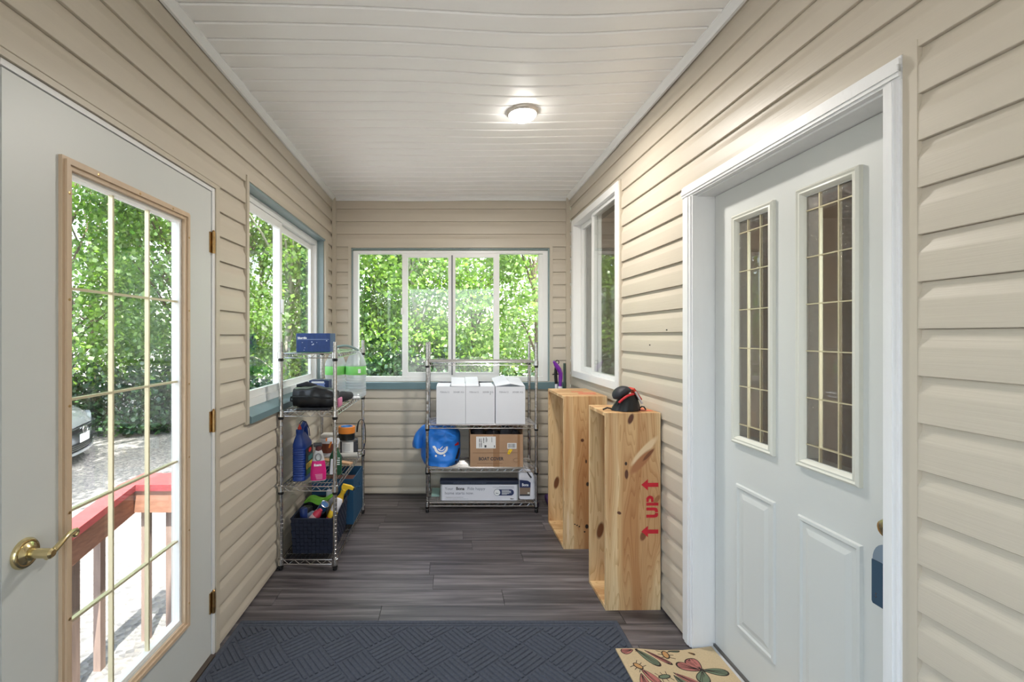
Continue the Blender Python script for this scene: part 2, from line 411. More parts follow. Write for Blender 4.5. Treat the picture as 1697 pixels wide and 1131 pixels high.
# ceiling: soffit panels run across the room, a little skewed and sagging
rf = MB().box(-1.3, 1.6, -2.3, 4.75, 2.86, 3.0)
roof = struct(rf.build('ceiling', M['backing']))
def panel(y0, w):
    mb = MB(); xs = np.linspace(0, 1, 30); rings = []
    pr = [(0.0, 0.010), (0.0, 0.001), (0.0035, -0.0022), (w * 0.5 - 0.004, -0.0006), (w * 0.5, 0.0022), (w * 0.5 + 0.004, -0.0006), (w - 0.006, -0.0012), (w - 0.0035, 0.0055), (w, 0.0075), (w, 0.010)]
    pr = [(0.0, 0.012), (0.0, 0.002), (0.004, -0.0025), (w - 0.012, -0.001), (w - 0.008, 0.006), (w - 0.0004, 0.007), (w - 0.0004, 0.012)]
    for t in xs:
        ring = []
        for a, b in pr:
            y = y0 + a
            x0 = -1.045; x1 = wall_rx(y) - 0.016
            x = x0 + (x1 - x0) * t
            ys = y + 0.085 * t * min(max((4.0 - y) / 2.3, 0), 1)
            ring.append((x, ys, zc(x, y) + b))
        rings.append(ring)
    mb.loft(rings); mb.build('soffit_plank', M['soffit'], roof, smooth=25)
y = 4.035
while y > -1.9:
    panel(y - 0.1015, 0.1015); y -= 0.1015

# floor: planks laid across
fl = struct(MB().box(-1.18, 1.3, -2.1, 4.16, -0.42, -0.004).build('floor', mat('floor base', rgb(40, 35, 33), 0.8)))
row = 0; y = 4.052
rnd = random.Random(3)
while y > -1.95:
    W = 0.152; x = -1.062 - rnd.random() * 1.1; x1 = wall_rx(y) - 0.002
    while x < x1 - 0.02:
        a = max(x, -1.062); b = min(x + 1.22, x1)
        if b - a > 0.03:
            g = 0.0007
            MB().add([(a + g, y - W + g, -0.003), (b - g, y - W + g, -0.003), (b - g, y - g, -0.003), (a + g, y - g, -0.003),
                      (a + 2 * g, y - W + 2 * g, 0), (b - 2 * g, y - W + 2 * g, 0), (b - 2 * g, y - 2 * g, 0), (a + 2 * g, y - 2 * g, 0)],
                     [(4, 5, 6, 7), (0, 1, 5, 4), (1, 2, 6, 5), (2, 3, 7, 6), (3, 0, 4, 7)]).build('floor_plank', M['floor'], fl)
        x += 1.22
    y -= W; row += 1

# ------------------------------------------------------------------ windows
def ring_frame(mb, u0, u1, z0, z1, w, o0, o1, wb=None, wt=None, mi=0):
    wb = w if wb is None else wb; wt = w if wt is None else wt
    mb.box(u0, u0 + w, o0, o1, z0, z1, mi); mb.box(u1 - w, u1, o0, o1, z0, z1, mi)
    mb.box(u0 + w, u1 - w, o0, o1, z0, z0 + wb, mi); mb.box(u0 + w, u1 - w, o0, o1, z1 - wt, z1, mi)
def pane(F, u0, u1, z0, z1, o, parent, m=None, name='pane', t=0.004):
    return MB(F).box(u0, u1, o - t / 2, o + t / 2, z0, z1).build(name, m or M['glass'], parent)

# window_1: left wall
w1 = empty_struct('window_1')
mb = MB(FL); ring_frame(mb, 2.322, 3.888, 0.957, 2.238, 0.03, 0.002, 0.018, wb=0.004, wt=0.022); mb.box(2.325, 2.352, 0.002, 0.024, 0.957, 2.236); mb.box(3.808, 3.885, 0.002, 0.0185, 0.96, 2.236); mb.build('channel_trim', M['beige'], w1)
mb = MB(FL); mb.box(2.352, 2.364, -0.06, 0.012, 0.99, 2.214); mb.box(3.796, 3.846, -0.06, 0.001, 0.99, 2.214); mb.box(2.352, 3.846, -0.06, 0.012, 2.202, 2.216); mb.build('reveal', M['reveal'], w1)
mb = MB(FL); mb.prism([(0.034, 0.957), (0.034, 0.991), (0.028, 0.995), (-0.06, 1.02), (-0.06, 0.985), (0.004, 0.985), (0.004, 0.957)], 2.354, 3.856, 'x')
# prism axis 'x' maps (y,z)->(h,y,z): u=h, o=y
mb.build('sill', M['teal'], w1, smooth=30)
mb = MB(FL); ring_frame(mb, 2.366, 3.796, 1.016, 2.2, 0.032, -0.105, -0.05, wb=0.045, wt=0.04); ring_frame(mb, 2.366, 3.796, 1.016, 2.2, 0.05, -0.105, -0.085, wb=0.06, wt=0.055); mb.build('vinyl_frame', M['white'], w1)
s1 = MB(FL); ring_frame(s1, 2.4, 3.02, 1.062, 2.158, 0.042, -0.08, -0.056); s1.box(2.967, 3.0, -0.056, -0.05, 1.1, 2.12); s1 = s1.build('sash', M['white'], w1)
pane(FL, 2.44, 2.98, 1.1, 2.12, -0.068, s1)
MB(FL).rbox(2.972, 2.996, -0.05, -0.032, 1.56, 1.65, 0.004).build('latch', M['white'], s1, smooth=40)
s2 = MB(FL); ring_frame(s2, 2.985, 3.765, 1.068, 2.152, 0.042, -0.104, -0.082, wb=0.03, wt=0.03); s2 = s2.build('sash', M['white'], w1)
pane(FL, 3.025, 3.725, 1.095, 2.125, -0.093, s2)

# window_2: back wall, four panes
w2 = empty_struct('window_2')
mb = MB(FB); ring_frame(mb, -0.911, 0.906, 1.0, 2.212, 0.027, 0.002, 0.02, wb=0.004, wt=0.02); mb.build('channel_trim', M['beige'], w2)
mb = MB(FB); ring_frame(mb, -0.884, 0.879, 0.992, 2.19, 0.011, -0.075, 0.004); mb.build('reveal', M['reveal'], w2)
mb = MB(FB); mb.prism([(0.036, 0.938), (0.036, 0.996), (0.03, 1.0), (-0.01, 1.004), (-0.01, 0.99), (0.002, 0.99), (0.002, 0.938)], -0.985, 1.018, 'x'); mb.build('sill', M['teal'], w2, smooth=30)
mb = MB(FB); ring_frame(mb, -0.872, 0.867, 1.005, 2.172, 0.044, -0.07, -0.012, wb=0.04, wt=0.026); mb.box(0.79, 0.825, -0.07, -0.02, 1.04, 2.14); mb.box(-0.43, -0.385, -0.07, -0.045, 1.04, 2.15); mb.box(0.385, 0.43, -0.07, -0.045, 1.04, 2.15); mb.build('vinyl_frame', M['white'], w2)
pane(FB, -0.83, -0.42, 1.04, 2.15, -0.06, w2); pane(FB, 0.42, 0.80, 1.04, 2.15, -0.06, w2)
for (a, b, name, la, lb) in ((-0.435, 0.012, 'sash', 0.05, 0.035), (0.012, 0.435, 'sash', 0.03, 0.05)):
    mb = MB(FB); mb.box(a, a + la, -0.042, -0.016, 1.042, 2.148); mb.box(b - lb, b, -0.042, -0.016, 1.042, 2.148)
    mb.box(a + la, b - lb, -0.042, -0.016, 1.042, 1.084); mb.box(a + la, b - lb, -0.042, -0.016, 2.112, 2.148); s = mb.build(name, M['white'], w2)
    pane(FB, a + la - 0.004, b - lb + 0.004, 1.08, 2.116, -0.03, s)
MB(FB).box(0.006, 0.018, -0.016, -0.008, 1.06, 2.13).build('interlock', mat('grey weatherstrip', rgb(120, 122, 126), 0.6), w2)
MB(FB).rbox(-0.445, -0.43, -0.018, -0.004, 1.6, 1.66, 0.004).build('latch', M['white'], w2, smooth=40)

# window_3: right wall
w3 = empty_struct('window_3')
mb = MB(FR); mb.box(2.868, 2.885, 0.002, 0.026, 1.062, 2.4); mb.box(2.885, 3.915, 0.002, 0.02, 1.044, 1.064); mb.build('channel_trim', M['beige'], w3)
mb = MB(FR); ring_frame(mb, 2.885, 3.915, 1.064, 2.396, 0.05, -0.08, 0.034); mb.build('vinyl_frame', M['white'], w3)
mb = MB(FR); ring_frame(mb, 3.44, 3.862, 1.115, 2.345, 0.04, -0.06, -0.034); s = mb.build('sash', M['white'], w3); pane(FR, 3.478, 3.824, 1.153, 2.307, -0.048, s)
mb = MB(FR); ring_frame(mb, 2.935, 3.475, 1.115, 2.345, 0.026, -0.03, 0.006); s = mb.build('sash', M['white'], w3); pane(FR, 2.958, 3.452, 1.138, 2.322, -0.004, s)

# added_window_4 and added_window_5 are unseen, added to bring daylight into the porch
w4 = empty_struct('added_window_4')
mb = MB(FL); ring_frame(mb, -1.8, 0.76, 0.5, 2.42, 0.045, -0.09, 0.02); mb.box(-0.545, -0.495, -0.08, 0.0, 0.545, 2.375); mb.build('vinyl_frame', M['white'], w4)
pane(FL, -1.76, -0.54, 0.54, 2.38, -0.05, w4); pane(FL, -0.5, 0.72, 0.54, 2.38, -0.05, w4)
w5 = empty_struct('added_window_5')
mb = MB(FN); ring_frame(mb, -0.98, 1.1, 0.06, 2.5, 0.05, -0.09, 0.02); mb.box(0.035, 0.085, -0.08, 0.0, 0.11, 2.45); mb.build('vinyl_frame', M['white'], w5)
pane(FN, -0.935, 0.04, 0.105, 2.455, -0.05, w5); pane(FN, 0.08, 1.055, 0.105, 2.455, -0.05, w5)

# ------------------------------------------------------------------ door_1: glazed door in the left wall
d1 = empty_struct('door_1')
mb = MB(FL); mb.box(0.958, 0.988, 0.0, 0.018, 0.0, 2.086); mb.box(2.026, 2.058, 0.0, 0.02, 0.0, 2.086); mb.box(0.988, 2.026, 0.0, 0.02, 2.068, 2.086); mb.build('channel_trim', M['beige'], d1)
mb = MB(FL); mb.box(0.988, 1.064, -0.11, 0.008, 0.0, 2.066); mb.box(2.004, 2.026, -0.11, 0.014, 0.0, 2.066); mb.box(1.064, 2.004, -0.11, 0.012, 2.05, 2.066); mb.build('jamb', M['casing'], d1)
mb = MB(FL)
G = (1.25, 1.79, 0.285, 1.872)   # glass opening
mb.box(1.068, G[0], -0.035, 0.01, 0.014, 2.046); mb.box(G[1], 2.0, -0.035, 0.01, 0.014, 2.046); mb.box(G[0], G[1], -0.035, 0.01, 0.014, G[2]); mb.box(G[0], G[1], -0.035, 0.01, G[3], 2.046)
mb.build('door_slab', M['door'], d1)
lf = MB(FL); fo = (1.222, 1.82, 0.252, 1.902); w = 0.032
lf.box(fo[0], fo[0] + w, -0.03, 0.02, fo[2], fo[3]); lf.box(fo[1] - w, fo[1], -0.03, 0.02, fo[2], fo[3])
lf.box(fo[0] + w, fo[1] - w, -0.03, 0.02, fo[2], fo[2] + w); lf.box(fo[0] + w, fo[1] - w, -0.03, 0.02, fo[3] - w, fo[3])
ring_frame(lf, fo[0] + 0.008, fo[1] - 0.008, fo[2] + 0.008, fo[3] - 0.008, 0.012, 0.018, 0.027)
lf = lf.build('lite_frame', M['tan'], d1)
mb = MB(FL); ring_frame(mb, G[0] + 0.002, G[1] - 0.002, G[2] + 0.002, G[3] - 0.002, 0.014, -0.02, 0.006); mb.build('glazing_bead', M['white'], lf)
for k in range(6):
    for (uu, zz) in ((fo[0] + 0.016, fo[2] + 0.1 + k * 0.29), (fo[1] - 0.016, fo[2] + 0.1 + k * 0.29)):
        MB(FL).lathe([(0.0042, 0), (0.0042, 0.0012), (0.002, 0.0014)], (uu, 0.0266, zz), 8, Matrix.Rotation(-PI / 2, 3, 'X')).build('screw_cover', M['oldbrass'], lf)
for k in range(3):
    MB(FL).lathe([(0.0042, 0), (0.0042, 0.0012), (0.002, 0.0014)], (1.34 + k * 0.18, 0.0266, fo[3] - 0.014), 8, Matrix.Rotation(-PI / 2, 3, 'X')).build('screw_cover', M['oldbrass'], lf)
gu = np.linspace(G[0] + 0.014, G[1] - 0.014, 4); gz = np.linspace(G[2] + 0.014, G[3] - 0.014, 6)
for i in range(3):
    for j in range(5):
        a, b, c, d = gu[i] + 0.001, gu[i + 1] - 0.001, gz[j] + 0.001, gz[j + 1] - 0.001; bv = 0.017; o = -0.009; t = 0.0035
        g = MB(FL)   # bevelled pane: flat middle, sloping border
        ring0 = [(a, o - t, c), (b, o - t, c), (b, o - t, d), (a, o - t, d)]
        ring1 = [(a, o - 0.001, c), (b, o - 0.001, c), (b, o - 0.001, d), (a, o - 0.001, d)]
        ring2 = [(a + bv, o + t, c + bv), (b - bv, o + t, c + bv), (b - bv, o + t, d - bv), (a + bv, o + t, d - bv)]
        g.loft([ring0, ring1, ring2]); g.build('bevelled_pane', M['glass'], lf)
for u in gu[1:-1]: MB(FL).box(u - 0.0035, u + 0.0035, -0.014, 0.0, gz[0], gz[-1]).build('came_bar', M['came'], lf)
for z in gz[1:-1]: MB(FL).box(gu[0], gu[-1], -0.0145, -0.001, z - 0.0035, z + 0.0035).build('came_bar', M['came'], lf)
MB(FL).box(1.068, 2.0, -0.05, 0.03, 0.0, 0.012).build('threshold', mat('bronze threshold', rgb(96, 84, 74), 0.4, 0.6), d1)
for z in (1.823, 1.036, 0.24):
    h = MB(FL); h.lathe([(0.0075, -0.047), (0.0075, 0.047)], (2.003, 0.02, z), 10)
    for k in (-0.019, 0.0, 0.019): h.lathe([(0.0085, -0.004), (0.0085, 0.004)], (2.003, 0.02, z + k), 10)
    h.box(1.985, 2.003, 0.009, 0.014, z - 0.045, z + 0.045); h.box(2.003, 2.02, 0.0115, 0.0155, z - 0.045, z + 0.045)
    h.lathe([(0.004, 0), (0.006, 0.004), (0.002, 0.008)], (2.003, 0.02, z + 0.047), 8)
    h.build('hinge', M['oldbrass'], d1, smooth=40)
# brass lever
hu, hz = 1.124, 0.876
RO = Matrix.Rotation(-PI / 2, 3, 'X')   # lathe axis z -> +o
hd = MB(FL); hd.lathe([(0.037, 0.0), (0.037, 0.004), (0.034, 0.009), (0.03, 0.0105), (0.027, 0.010), (0.02, 0.014), (0.0165, 0.018), (0.0165, 0.02), (0.012, 0.021), (0.012, 0.062), (0.0125, 0.068), (0.008, 0.073)], (hu, 0.01, hz), 28, RO)
hd.build('handle_rose', M['brass'], d1, smooth=35)
pts = []; rad = []
for t in np.linspace(0, 1, 18):
    pts.append((hu - 0.004 + 0.098 * t, 0.066 + 0.006 * math.sin(t * PI) - 0.004 * t, hz + 0.002 + 0.010 * math.sin((t - 0.35) * PI * 1.3) + 0.012 * t)); rad.append(0.0085 - 0.0035 * t)
x, oo, z = pts[-1]
for a in np.linspace(0, 1.5 * PI, 9)[1:]:
    pts.append((x + 0.008 * math.sin(a), oo - 0.003, z - 0.008 + 0.008 * math.cos(a))); rad.append(0.0048)
hd = MB(FL); hd.tube(pts, rad, 10); hd.lathe([(0.0105, -0.004), (0.012, 0.0), (0.0105, 0.004)], (hu + 0.001, 0.074, hz), 14, RO)
hd.build('lever', M['brass'], d1, smooth=50)

# ------------------------------------------------------------------ door_2: panelled entry door in the right wall
d2 = empty_struct('door_2')
mb = MB(FR); mb.box(1.083, 1.117, 0.0, 0.018, 0.0, 2.12); mb.box(1.117, 2.13, 0.0, 0.018, 2.106, 2.12); mb.build('channel_trim', M['beige'], d2)
def casing(mb, u0, u1, z0, z1, horiz=False):
    # stepped brickmould, three layers
    for (i0, i1, o) in ((0.0, 1.0, 0.022), (0.12, 0.88, 0.028), (0.3, 0.62, 0.032)):
        if horiz: mb.box(u0, u1, 0.0, o, z0 + (z1 - z0) * i0, z0 + (z1 - z0) * i1)
        else: mb.box(u0 + (u1 - u0) * i0, u0 + (u1 - u0) * i1, 0.0, o, z0, z1)
mb = MB(FR); casing(mb, 1.117, 1.162, 0.004, 2.045); casing(mb, 2.045, 2.128, 0.004, 2.045); casing(mb, 1.117, 2.128, 2.046, 2.104, True); mb.build('casing', M['casing'], d2)
mb = MB(FR); mb.box(1.143, 1.16, -0.16, 0.0, 0.0, 2.045); mb.box(2.046, 2.073, -0.16, 0.0, 0.0, 2.045); mb.box(1.16, 2.046, -0.16, 0.0, 2.04, 2.06); mb.build('jamb', M['casing'], d2)
mb = MB(FR); mb.prism([(-0.15, 0.0), (0.004, 0.0), (0.004, 0.008), (-0.08, 0.02), (-0.15, 0.022)], 1.16, 2.046, 'x'); mb.build('threshold', mat('white worn sill', rgb(214, 214, 214), 0.5, var=0.1, vscale=(20, 20, 20)), d2)
MB(FR).box(1.164, 2.042, -0.082, -0.07, 0.0195, 0.03).build('door_sweep', mat('grey sweep', rgb(110, 108, 104), 0.5, 0.5), d2)
slab = MB(FR); DO = -0.08
lites = [(1.325, 1.565), (1.672, 1.912)]
panels = [(1.325, 1.565, 0.2, 0.8), (1.672, 1.895, 0.2, 0.8)]
holes = [(a + 0.03, b - 0.03, 1.0, 1.882) for a, b in lites]
us = sorted({1.164, 2.042} | {c for h in holes for c in h[:2]}); zs = [0.024, 1.0, 1.882, 2.038]
for i in range(len(us) - 1):
    for j in range(3):
        cu, cz = (us[i] + us[i + 1]) / 2, (zs[j] + zs[j + 1]) / 2
        if any(h[0] < cu < h[1] and h[2] < cz < h[3] for h in holes): continue
        slab.box(us[i], us[i + 1], DO - 0.044, DO, zs[j], zs[j + 1])
slab.build('door_slab', M['door'], d2)
for (a, b, z0, z1) in panels:
    p = MB(FR); prof = [(0.0, 0.0), (0.004, 0.007), (0.014, 0.008), (0.020, 0.0025), (0.034, 0.0025), (0.052, 0.0075)]
    p.loft([[(a + d, DO + h, z0 + d), (b - d, DO + h, z0 + d), (b - d, DO + h, z1 - d), (a + d, DO + h, z1 - d)] for d, h in prof], caps=False)
    d, h = prof[-1]; p.add([(a + d, DO + h, z0 + d), (b - d, DO + h, z0 + d), (b - d, DO + h, z1 - d), (a + d, DO + h, z1 - d)], [(0, 1, 2, 3)])
    p.build('door_panel', M['door'], d2)
for (a, b) in lites:
    z0, z1 = 0.968, 1.914
    p = MB(FR); prof = [(0.0, 0.0), (0.001, 0.012), (0.008, 0.017), (0.014, 0.013), (0.02, 0.015), (0.027, 0.008), (0.031, -0.002), (0.031, -0.04), (0.03, -0.04)]
    p.loft([[(a + d, DO + h, z0 + d), (b - d, DO + h, z0 + d), (b - d, DO + h, z1 - d), (a + d, DO + h, z1 - d)] for d, h in prof], caps=False)
    p = p.build('lite_frame', M['cream'], d2, smooth=40)
    ga, gb, g0, g1 = a + 0.03, b - 0.03, z0 + 0.03, z1 - 0.03
    uc = [ga, ga + (gb - ga) * 0.3, gb - (gb - ga) * 0.3, gb]; rows = [g0, g0 + 0.05] + list(np.linspace(g0 + 0.05, g1 - 0.05, 6)[1:-1]) + [g1 - 0.05, g1]
    for i in range(3):
        for j in range(7):
            clear = (i == 1 and 0 < j < 6)
            x0, x1, y0, y1 = uc[i] + 0.001, uc[i + 1] - 0.001, rows[j] + 0.001, rows[j + 1] - 0.001
            g = MB(FR); o = DO - 0.005; bv = 0.01 if clear else 0.002
            g.loft([[(x0, o - 0.003, y0), (x1, o - 0.003, y0), (x1, o - 0.003, y1), (x0, o - 0.003, y1)], [(x0, o, y0), (x1, o, y0), (x1, o, y1), (x0, o, y1)],
                    [(x0 + bv, o + 0.003, y0 + bv), (x1 - bv, o + 0.003, y0 + bv), (x1 - bv, o + 0.003, y1 - bv), (x0 + bv, o + 0.003, y1 - bv)]])
            g.build('leaded_pane', M['glass'] if clear else M['glass_dull'], p)
    for u in uc[1:-1]: MB(FR).box(u - 0.0019, u + 0.0019, DO - 0.011, DO - 0.0005, g0, g1).build('came_bar', M['came'], p)
    for z in rows[1:-1]: MB(FR).box(ga, gb, DO - 0.0115, DO - 0.001, z - 0.0019, z + 0.0019).build('came_bar', M['came'], p)
kn = MB(FR); kn.lathe([(0.03, 0.0), (0.03, 0.006), (0.014, 0.012), (0.012, 0.03), (0.022, 0.04), (0.027, 0.052), (0.022, 0.064), (0.008, 0.069)], (1.196, DO, 0.905), 20, RO); kn.build('knob', M['brass'], d2, smooth=40)
# lock box hanging from that knob
lb = thing('lock_box', 'slate blue lock box hanging below the brass knob of the white entry door', 'lock box', tuple(FR @ Vector((1.196, DO, 0.69))))
lbm = frame((0, 0, 0), ud, nd)
b = MB(lbm); prof = [(-0.036, 0.0), (0.036, 0.0), (0.039, 0.006), (0.039, 0.118), (-0.039, 0.118), (-0.039, 0.006)]
b.prism([(x, z) for x, z in prof], 0.016, 0.062, 'y'); b.build('body', mat('slate blue plastic', rgb(52, 76, 96), 0.5), lb)
b = MB(lbm); b.prism([(0.0385 * math.cos(a), 0.1185 + 0.052 * math.sin(a)) for a in np.linspace(0, PI, 14)], 0.018, 0.060, 'y'); b.build('cap', mat('grey blue plastic', rgb(120, 134, 148), 0.5), lb, smooth=40)
b = MB(lbm); b.tube([(-0.024, 0.04, 0.15), (-0.024, 0.04, 0.19)] + [(-0.024 * math.cos(a), 0.028, 0.195 + 0.043 * math.sin(a)) for a in np.linspace(0.3, PI - 0.3, 8)] + [(0.024, 0.04, 0.19), (0.024, 0.04, 0.15)], 0.004, 8); b.build('shackle', M['chrome'], lb, smooth=50)
for k in (0.012, 0.02): MB(lbm).lathe([(0.0025, 0), (0.0025, 0.001)], (0.026, 0.0621, k + 0.01), 8, RO).build('rivet', M['chrome'], lb)

# dim room behind the right wall, seen only through its panes
hr = MB(); x0 = 1.36; x1 = 4.2; y0 = -0.3; y1 = 4.6; z1 = 2.6; t = 0.1
hr.box(x0, x1, y0, y1, -0.2, -0.0); hr.box(x0, x1, y0, y1, z1, z1 + 0.25); hr.box(x1, x1 + t, y0, y1, -0.42, z1 + 0.25); hr.box(x0, x1, y0 - t, y0, -0.42, 0.8); hr.box(x0, x1, y0 - t, y0, 2.3, z1 + 0.25); hr.box(x0, 1.9, y0 - t, y0, 0.8, 2.3); hr.box(3.7, x1, y0 - t, y0, 0.8, 2.3); hr.box(x0, x1, y1, y1 + t, -0.42, z1 + 0.25)  # unseen opening left in its near wall, added so daylight brightens the room
struct(hr.build('wall_inner', mat('taupe painted room', rgb(208, 194, 178), 0.8)))
# the house wall carries on beyond the porch
FX = frame((1.2, 0, 0), (0, 1, 0), (-1, 0, 0))
wo_ = wall_mesh('wall_outside', FX, 4.17, 5.86, -0.42, 3.0, 0.12, [], M['backing'])
siding(wo_, FX, 4.18, 5.83, 2.8, [], m=mat('white outdoor siding', rgb(232, 230, 226), 0.5))
struct(MB(FX).box(5.83, 5.875, -0.1, 0.03, -0.42, 2.95).build('trim_6', M['white']))
# ------------------------------------------------------------------ ceiling light
lx, ly = 0.396, 2.51; lz = zc(lx, ly) - 0.0035
cl = thing('ceiling_light', 'round flush ceiling light with glowing white dome and satin rim', 'light', (lx, ly, lz))
MB().lathe([(0.0, 0.004), (0.086, 0.004), (0.088, 0.0), (0.088, -0.006), (0.083, -0.014), (0.076, -0.019), (0.0745, -0.017), (0.0, -0.015)], seg=40).build('rim', mat('satin nickel', rgb(206, 198, 190), 0.35, 0.6), cl, smooth=40)
dome = bpy.data.materials.new('lit opal glass'); dome.use_nodes = True
p = dome.node_tree.nodes['Principled BSDF']; p.inputs['Base Color'].default_value = (0.9, 0.9, 0.88, 1); p.inputs['Emission Color'].default_value = (1.0, 0.955, 0.89, 1); p.inputs['Emission Strength'].default_value = LAMP
MB().lathe([(0.0745, -0.0165)] + [(0.0745 * math.cos(a), -0.0165 - 0.034 * math.sin(a)) for a in np.linspace(0.1, PI / 2 - 0.02, 10)], seg=36).build('dome', dome, cl, smooth=60)
ld = bpy.data.lights.new('lamp_light', 'AREA'); ld.shape = 'DISK'; ld.size = 0.13; ld.energy = LAMP_W; ld.color = (1.0, 0.95, 0.88)
lo = bpy.data.objects.new('lamp_light', ld); C.objects.link(lo); lo.parent = cl; lo.location = (0, 0, -0.056)
MB().lathe([(0.002, -0.053), (0.006, -0.051), (0.006, -0.049)], seg=10).build('finial', M['white'], cl)

# ------------------------------------------------------------------ wire shelving
def shelf_unit(w, d, h, zs, label, loc):
    """w along x, d along y, long side decides the deck wires; origin at the front left post"""
    t = thing('wire_shelf', label, 'shelf', loc, 0, 'chrome wire shelving units')
    long_x = w > d
    for (px, py) in ((0, 0), (w, 0), (0, d), (w, d)):
        prof = [(0.0115, 0.02)]
        z = 0.03
        while z < h - 0.012:
            prof += [(0.0125, z), (0.0125, z + 0.0215), (0.0113, z + 0.0225), (0.0113, z + 0.0245)]; z += 0.0254
        prof += [(0.0125, h - 0.004), (0.009, h)]
        p = MB().lathe(prof, (px, py, 0), 12).build('post', M['post'], t, smooth=30)
        MB().lathe([(0.0115, 0.0), (0.0135, 0.003), (0.0135, 0.022), (0.0118, 0.026)], (px, py, 0), 12).build('foot', M['black'], p, smooth=30)
        for s in zs:
            MB().lathe([(0.0128, s - 0.05), (0.0165, s - 0.046), (0.0165, s - 0.036), (0.0135, s - 0.034)], (px, py, 0), 12).build('sleeve', M['black'], p, smooth=30)
            MB().lathe([(0.0128, s - 0.034), (0.019, s - 0.032), (0.0175, s + 0.004), (0.0128, s + 0.006)], (px, py, 0), 14).build('collar', M['post'], p, smooth=30)
    for s in zs:
        e = MB(); i = 0.014
        for (a, b) in (((i, 0), (w - i, 0)), ((i, d), (w - i, d)), ((0, i), (0, d - i)), ((w, i), (w, d - i))):
            A = Vector((a[0], a[1], s - 0.003)); B = Vector((b[0], b[1], s - 0.003)); L = (B - A).length
            e.tube([A, B], 0.0032, 6); dz = Vector((0, 0, -0.027)); e.tube([A + dz, B + dz], 0.0032, 6)
            n = max(4, int(L / 0.031)); pts = []
            for k in range(n + 1): pts.append(A + (B - A) * (k / n) + (dz if k % 2 else Vector((0, 0, 0))))
            e.tube(pts, 0.0019, 5)
        sh = e.build('shelf_frame', M['chrome'], t, smooth=40)
        wr = MB()
        if long_x:
            for y in np.linspace(0.025, d - 0.025, 13): wr.tube([(0, y, s - 0.002), (w, y, s - 0.002)], 0.0016, 5)
            for x in np.linspace(0.08, w - 0.08, 5): wr.tube([(x, 0, s - 0.006), (x, d, s - 0.006)], 0.0026, 5)
        else:
            for x in np.linspace(0.025, w - 0.025, 13): wr.tube([(x, 0, s - 0.002), (x, d, s - 0.002)], 0.0016, 5)
            for y in np.linspace(0.08, d - 0.08, 5): wr.tube([(0, y, s - 0.006), (w, y, s - 0.006)], 0.0026, 5)
        wr.build('deck_wires', M['chrome'], sh, kind='stuff')
    return t
A0 = (-1.024, 2.743); Z1 = [0.064, 0.505, 0.956, 1.308]
shelf_unit(0.326, 0.87, 1.372, Z1, 'chrome wire shelf along the left wall under the sliding window, with basket and bottles', (A0[0], A0[1], 0))
B0 = (-0.187, 3.63); Z2 = [0.082, 0.355, 0.702, 1.206]
shelf_unit(0.869, 0.33, 1.36, Z2, 'chrome wire shelf before the back window, holding three white cartons', (B0[0], B0[1], 0))

# ------------------------------------------------------------------ cartons on the back shelf
M['carton'] = mat('white cardboard', rgb(226, 228, 234), 0.6, var=0.015, vscale=(6, 6, 6))
M['grey_print'] = mat('grey ink', rgb(132, 134, 146), 0.7)
M['ink'] = mat('dark ink', rgb(58, 60, 68), 0.7)
M['kraft'] = mat('brown cardboard', rgb(176, 142, 112), 0.7, var=0.04, vscale=(20, 20, 20))
M['kraft_in'] = mat('brown cardboard inside', rgb(150, 116, 88), 0.8)
M['tape'] = mat('brown packing tape', rgb(160, 122, 90), 0.25)
M['paper'] = mat('white paper', rgb(236, 236, 236), 0.6)
M['navy'] = mat('navy cardboard', rgb(24, 34, 58), 0.5)
M['yellow'] = mat('yellow plastic', rgb(236, 196, 44), 0.4)
def carton_shell(mb, w, d, h, t=0.004):
    mb.box(0, w, 0, t, 0, h); mb.box(0, w, d - t, d, 0, h); mb.box(0, t, t, d - t, 0, h); mb.box(w - t, w, t, d - t, 0, h); mb.box(t, w - t, t, d - t, 0, t)
def flap(name, a, b, c, d, parent, m, t=0.003):
    a, b, c, d = map(Vector, (a, b, c, d)); n = (b - a).cross(d - a).normalized() * t
    return MB().loft([[a, b, c, d], [a + n, b + n, c + n, d + n]]).build(name, m, parent)
